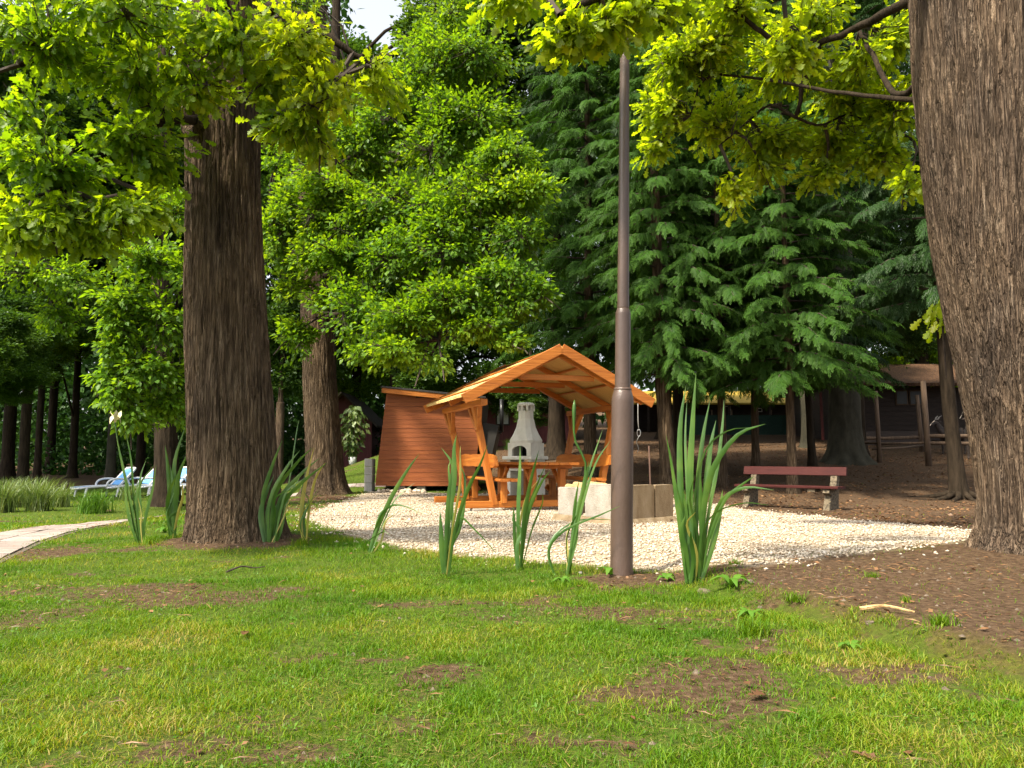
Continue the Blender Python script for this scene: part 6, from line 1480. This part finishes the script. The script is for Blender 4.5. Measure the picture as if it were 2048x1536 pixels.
# weeds: dock leaves and grass tufts by the irises and on the bank
def weed(px, py, s, n, label):
    g_ = G(px, py); o = empty('weed', tuple(g_), random.random() * 6, label, 'weed', 'broad leaved weeds'); rr = random.Random(int(px * py))
    for k in range(n):
        a = k * 6.283 / n + rr.uniform(-.3, .3); l = s * rr.uniform(.7, 1.1)
        pts = [Vector((0, 0, .0)), Vector((.45 * l * math.cos(a), .45 * l * math.sin(a), .38 * l)), Vector((l * math.cos(a), l * math.sin(a), .10 * l))]
        blade_mesh(pts, .34 * l, (math.cos(a) * .5, math.sin(a) * .5, 1), .2).build('leaf', M['weed'], o, True)
weed(1462, 1172, .17, 5, 'dock with broad crinkled leaves right of the big iris clump'); weed(1332, 1162, .10, 7, 'low leafy weed between lamp post and big iris clump'); weed(1125, 1165, .09, 8, 'low nettle like weed under the budded iris')
weed(1222, 1150, .14, 3, 'single upright leaf at the foot of the lamp post'); weed(440, 1060, .10, 6, 'low weed at the foot of the left oak'); weed(330, 1065, .13, 7, 'broad leaf rosette between the two left irises'); weed(1700, 1300, .07, 6, 'small flat rosette on the mossy bank'); weed(1500, 1235, .09, 8, 'leafy weed at the head of the mossy bank')
def turf_tuft(px, py, s, n, label):
    g_ = G(px, py); rng = np.random.default_rng(int(px + py)); o = empty('turf_tuft', tuple(g_), 0, label, 'grass tuft', 'turf tufts on the bare bank')
    th = rng.random(n) * 6.283; hh = s * rng.uniform(.5, 1.1, n); ln = hh * rng.uniform(.3, 1.1, n); base = rng.normal(size=(n, 2)) * s * .35
    ts = np.array([0, .5, 1.0]); wd = np.array([1, .8, 0]) * .0022
    P = np.stack([base[:, 0:1] + np.cos(th)[:, None] * ln[:, None] * ts ** 1.6, base[:, 1:2] + np.sin(th)[:, None] * ln[:, None] * ts ** 1.6, hh[:, None] * (ts - .2 * ts ** 3) - .004], -1)
    ph = th + 1.57; W = np.stack([np.cos(ph), np.sin(ph), 0 * ph], -1)[:, None] * wd[None, :, None]
    V = np.concatenate([P - W, P + W], 1); T = np.array([(0, 3, 4, 1), (1, 4, 5, 2)]); Fc = T[None] + (np.arange(n) * 6)[:, None, None]
    mesh_np('blade_mass', V.reshape(-1, 3), Fc.reshape(-1, 4), M['grass'], o)['kind'] = 'stuff'
for px, py, s, n, lab in ((1745, 1155, .05, 60, 'small turf tuft alone on the bare earth by right oak'), (1510, 1270, .10, 170, 'dense dark green turf tuft at the bank edge'), (1885, 1250, .07, 110, 'turf tuft low on the brown bank at right'), (1590, 1205, .06, 80, 'turf tuft in the bare earth right of big iris'),
                          (1815, 1205, .045, 50, 'tiny sparse turf tuft below the right oak'), (1470, 1130, .06, 70, 'turf tuft at the gravel edge right of the iris'), (600, 1090, .09, 120, 'turf tuft under the yellowing iris'), (300, 1088, .10, 120, 'turf tuft under the flowering iris')):
    turf_tuft(px, py, s, n, lab)

# stick on the lawn, curled dead leaf, stones on the bank
a = G(452, 1148); b = G(530, 1140)
tag(MB().tube(smooth_path([a + Vector((0, 0, .012)), a.lerp(b, .35) + Vector((0, .03, .035)), a.lerp(b, .7) + Vector((0, 0, .02)), b + Vector((0, 0, .02))], 12), [.007 - .0003 * i for i in range(13)], 6).build('stick', M['twig']), 'thin dark bent stick lying on the sunny lawn', 'stick')
a = G(1720, 1225); b = G(1830, 1232)
tag(MB().tube(smooth_path([a + Vector((0, 0, .015)), a.lerp(b, .5) + Vector((0, .02, .03)), b + Vector((0, 0, .015))], 10), [.010 - .0006 * i for i in range(11)], 6).build('stick', M['log']), 'pale dry stick on the bare earth by right oak', 'stick')
for k, (px, py, s, lab) in enumerate(((1520, 1218, .022, 'pale pebble by the head of the mossy bank'), (1290, 1207, .012, 'small pale stone in grass below the lamp post'), (1740, 1248, .02, 'grey stone beside the dry stick'), (1500, 1166, .03, 'brown stone right of the dock leaves'), (1410, 1188, .045, 'flat grey stone below the big iris clump'))):
    g_ = G(px, py); stone('stone', (g_.x, g_.y, g_.z + s * .1), (s, s * .8, s * .5), lab, 'stone', 'stones on the bank', m='bank_stone', seed=50 + k)
# curled dead leaves that stand out on the lawn
def dead_leaf(px, py, s, label):
    g_ = G(px, py); V, T = LEAF['lobed']; V = V * s; rr = random.Random(int(px)); o = mesh_np('fallen_leaf', V * np.array([1, 1, 1]) + np.stack([0 * V[:, 0], 0 * V[:, 1], 6 * V[:, 0] ** 2], -1), T, M['litter'])
    o.location = (g_.x, g_.y, g_.z + .02); o.rotation_euler = (rr.uniform(-.2, .3), rr.uniform(-.2, .3), rr.uniform(0, 6)); tag(o, label, 'leaf', 'fallen leaves on the lawn')
dead_leaf(495, 1272, .07, 'curled dark fallen leaf in the middle of the lawn'); dead_leaf(1495, 1405, .08, 'pale tan fallen leaf low on the lawn'); dead_leaf(390, 1175, .07, 'pale fallen leaf on the sunny upper lawn'); dead_leaf(1340, 1268, .06, 'light green grey fallen leaf right of centre lawn'); dead_leaf(1700, 1520, .07, 'tan fallen leaf at the bottom right of the lawn')
# roots at the foot of the mossy conifer trunk
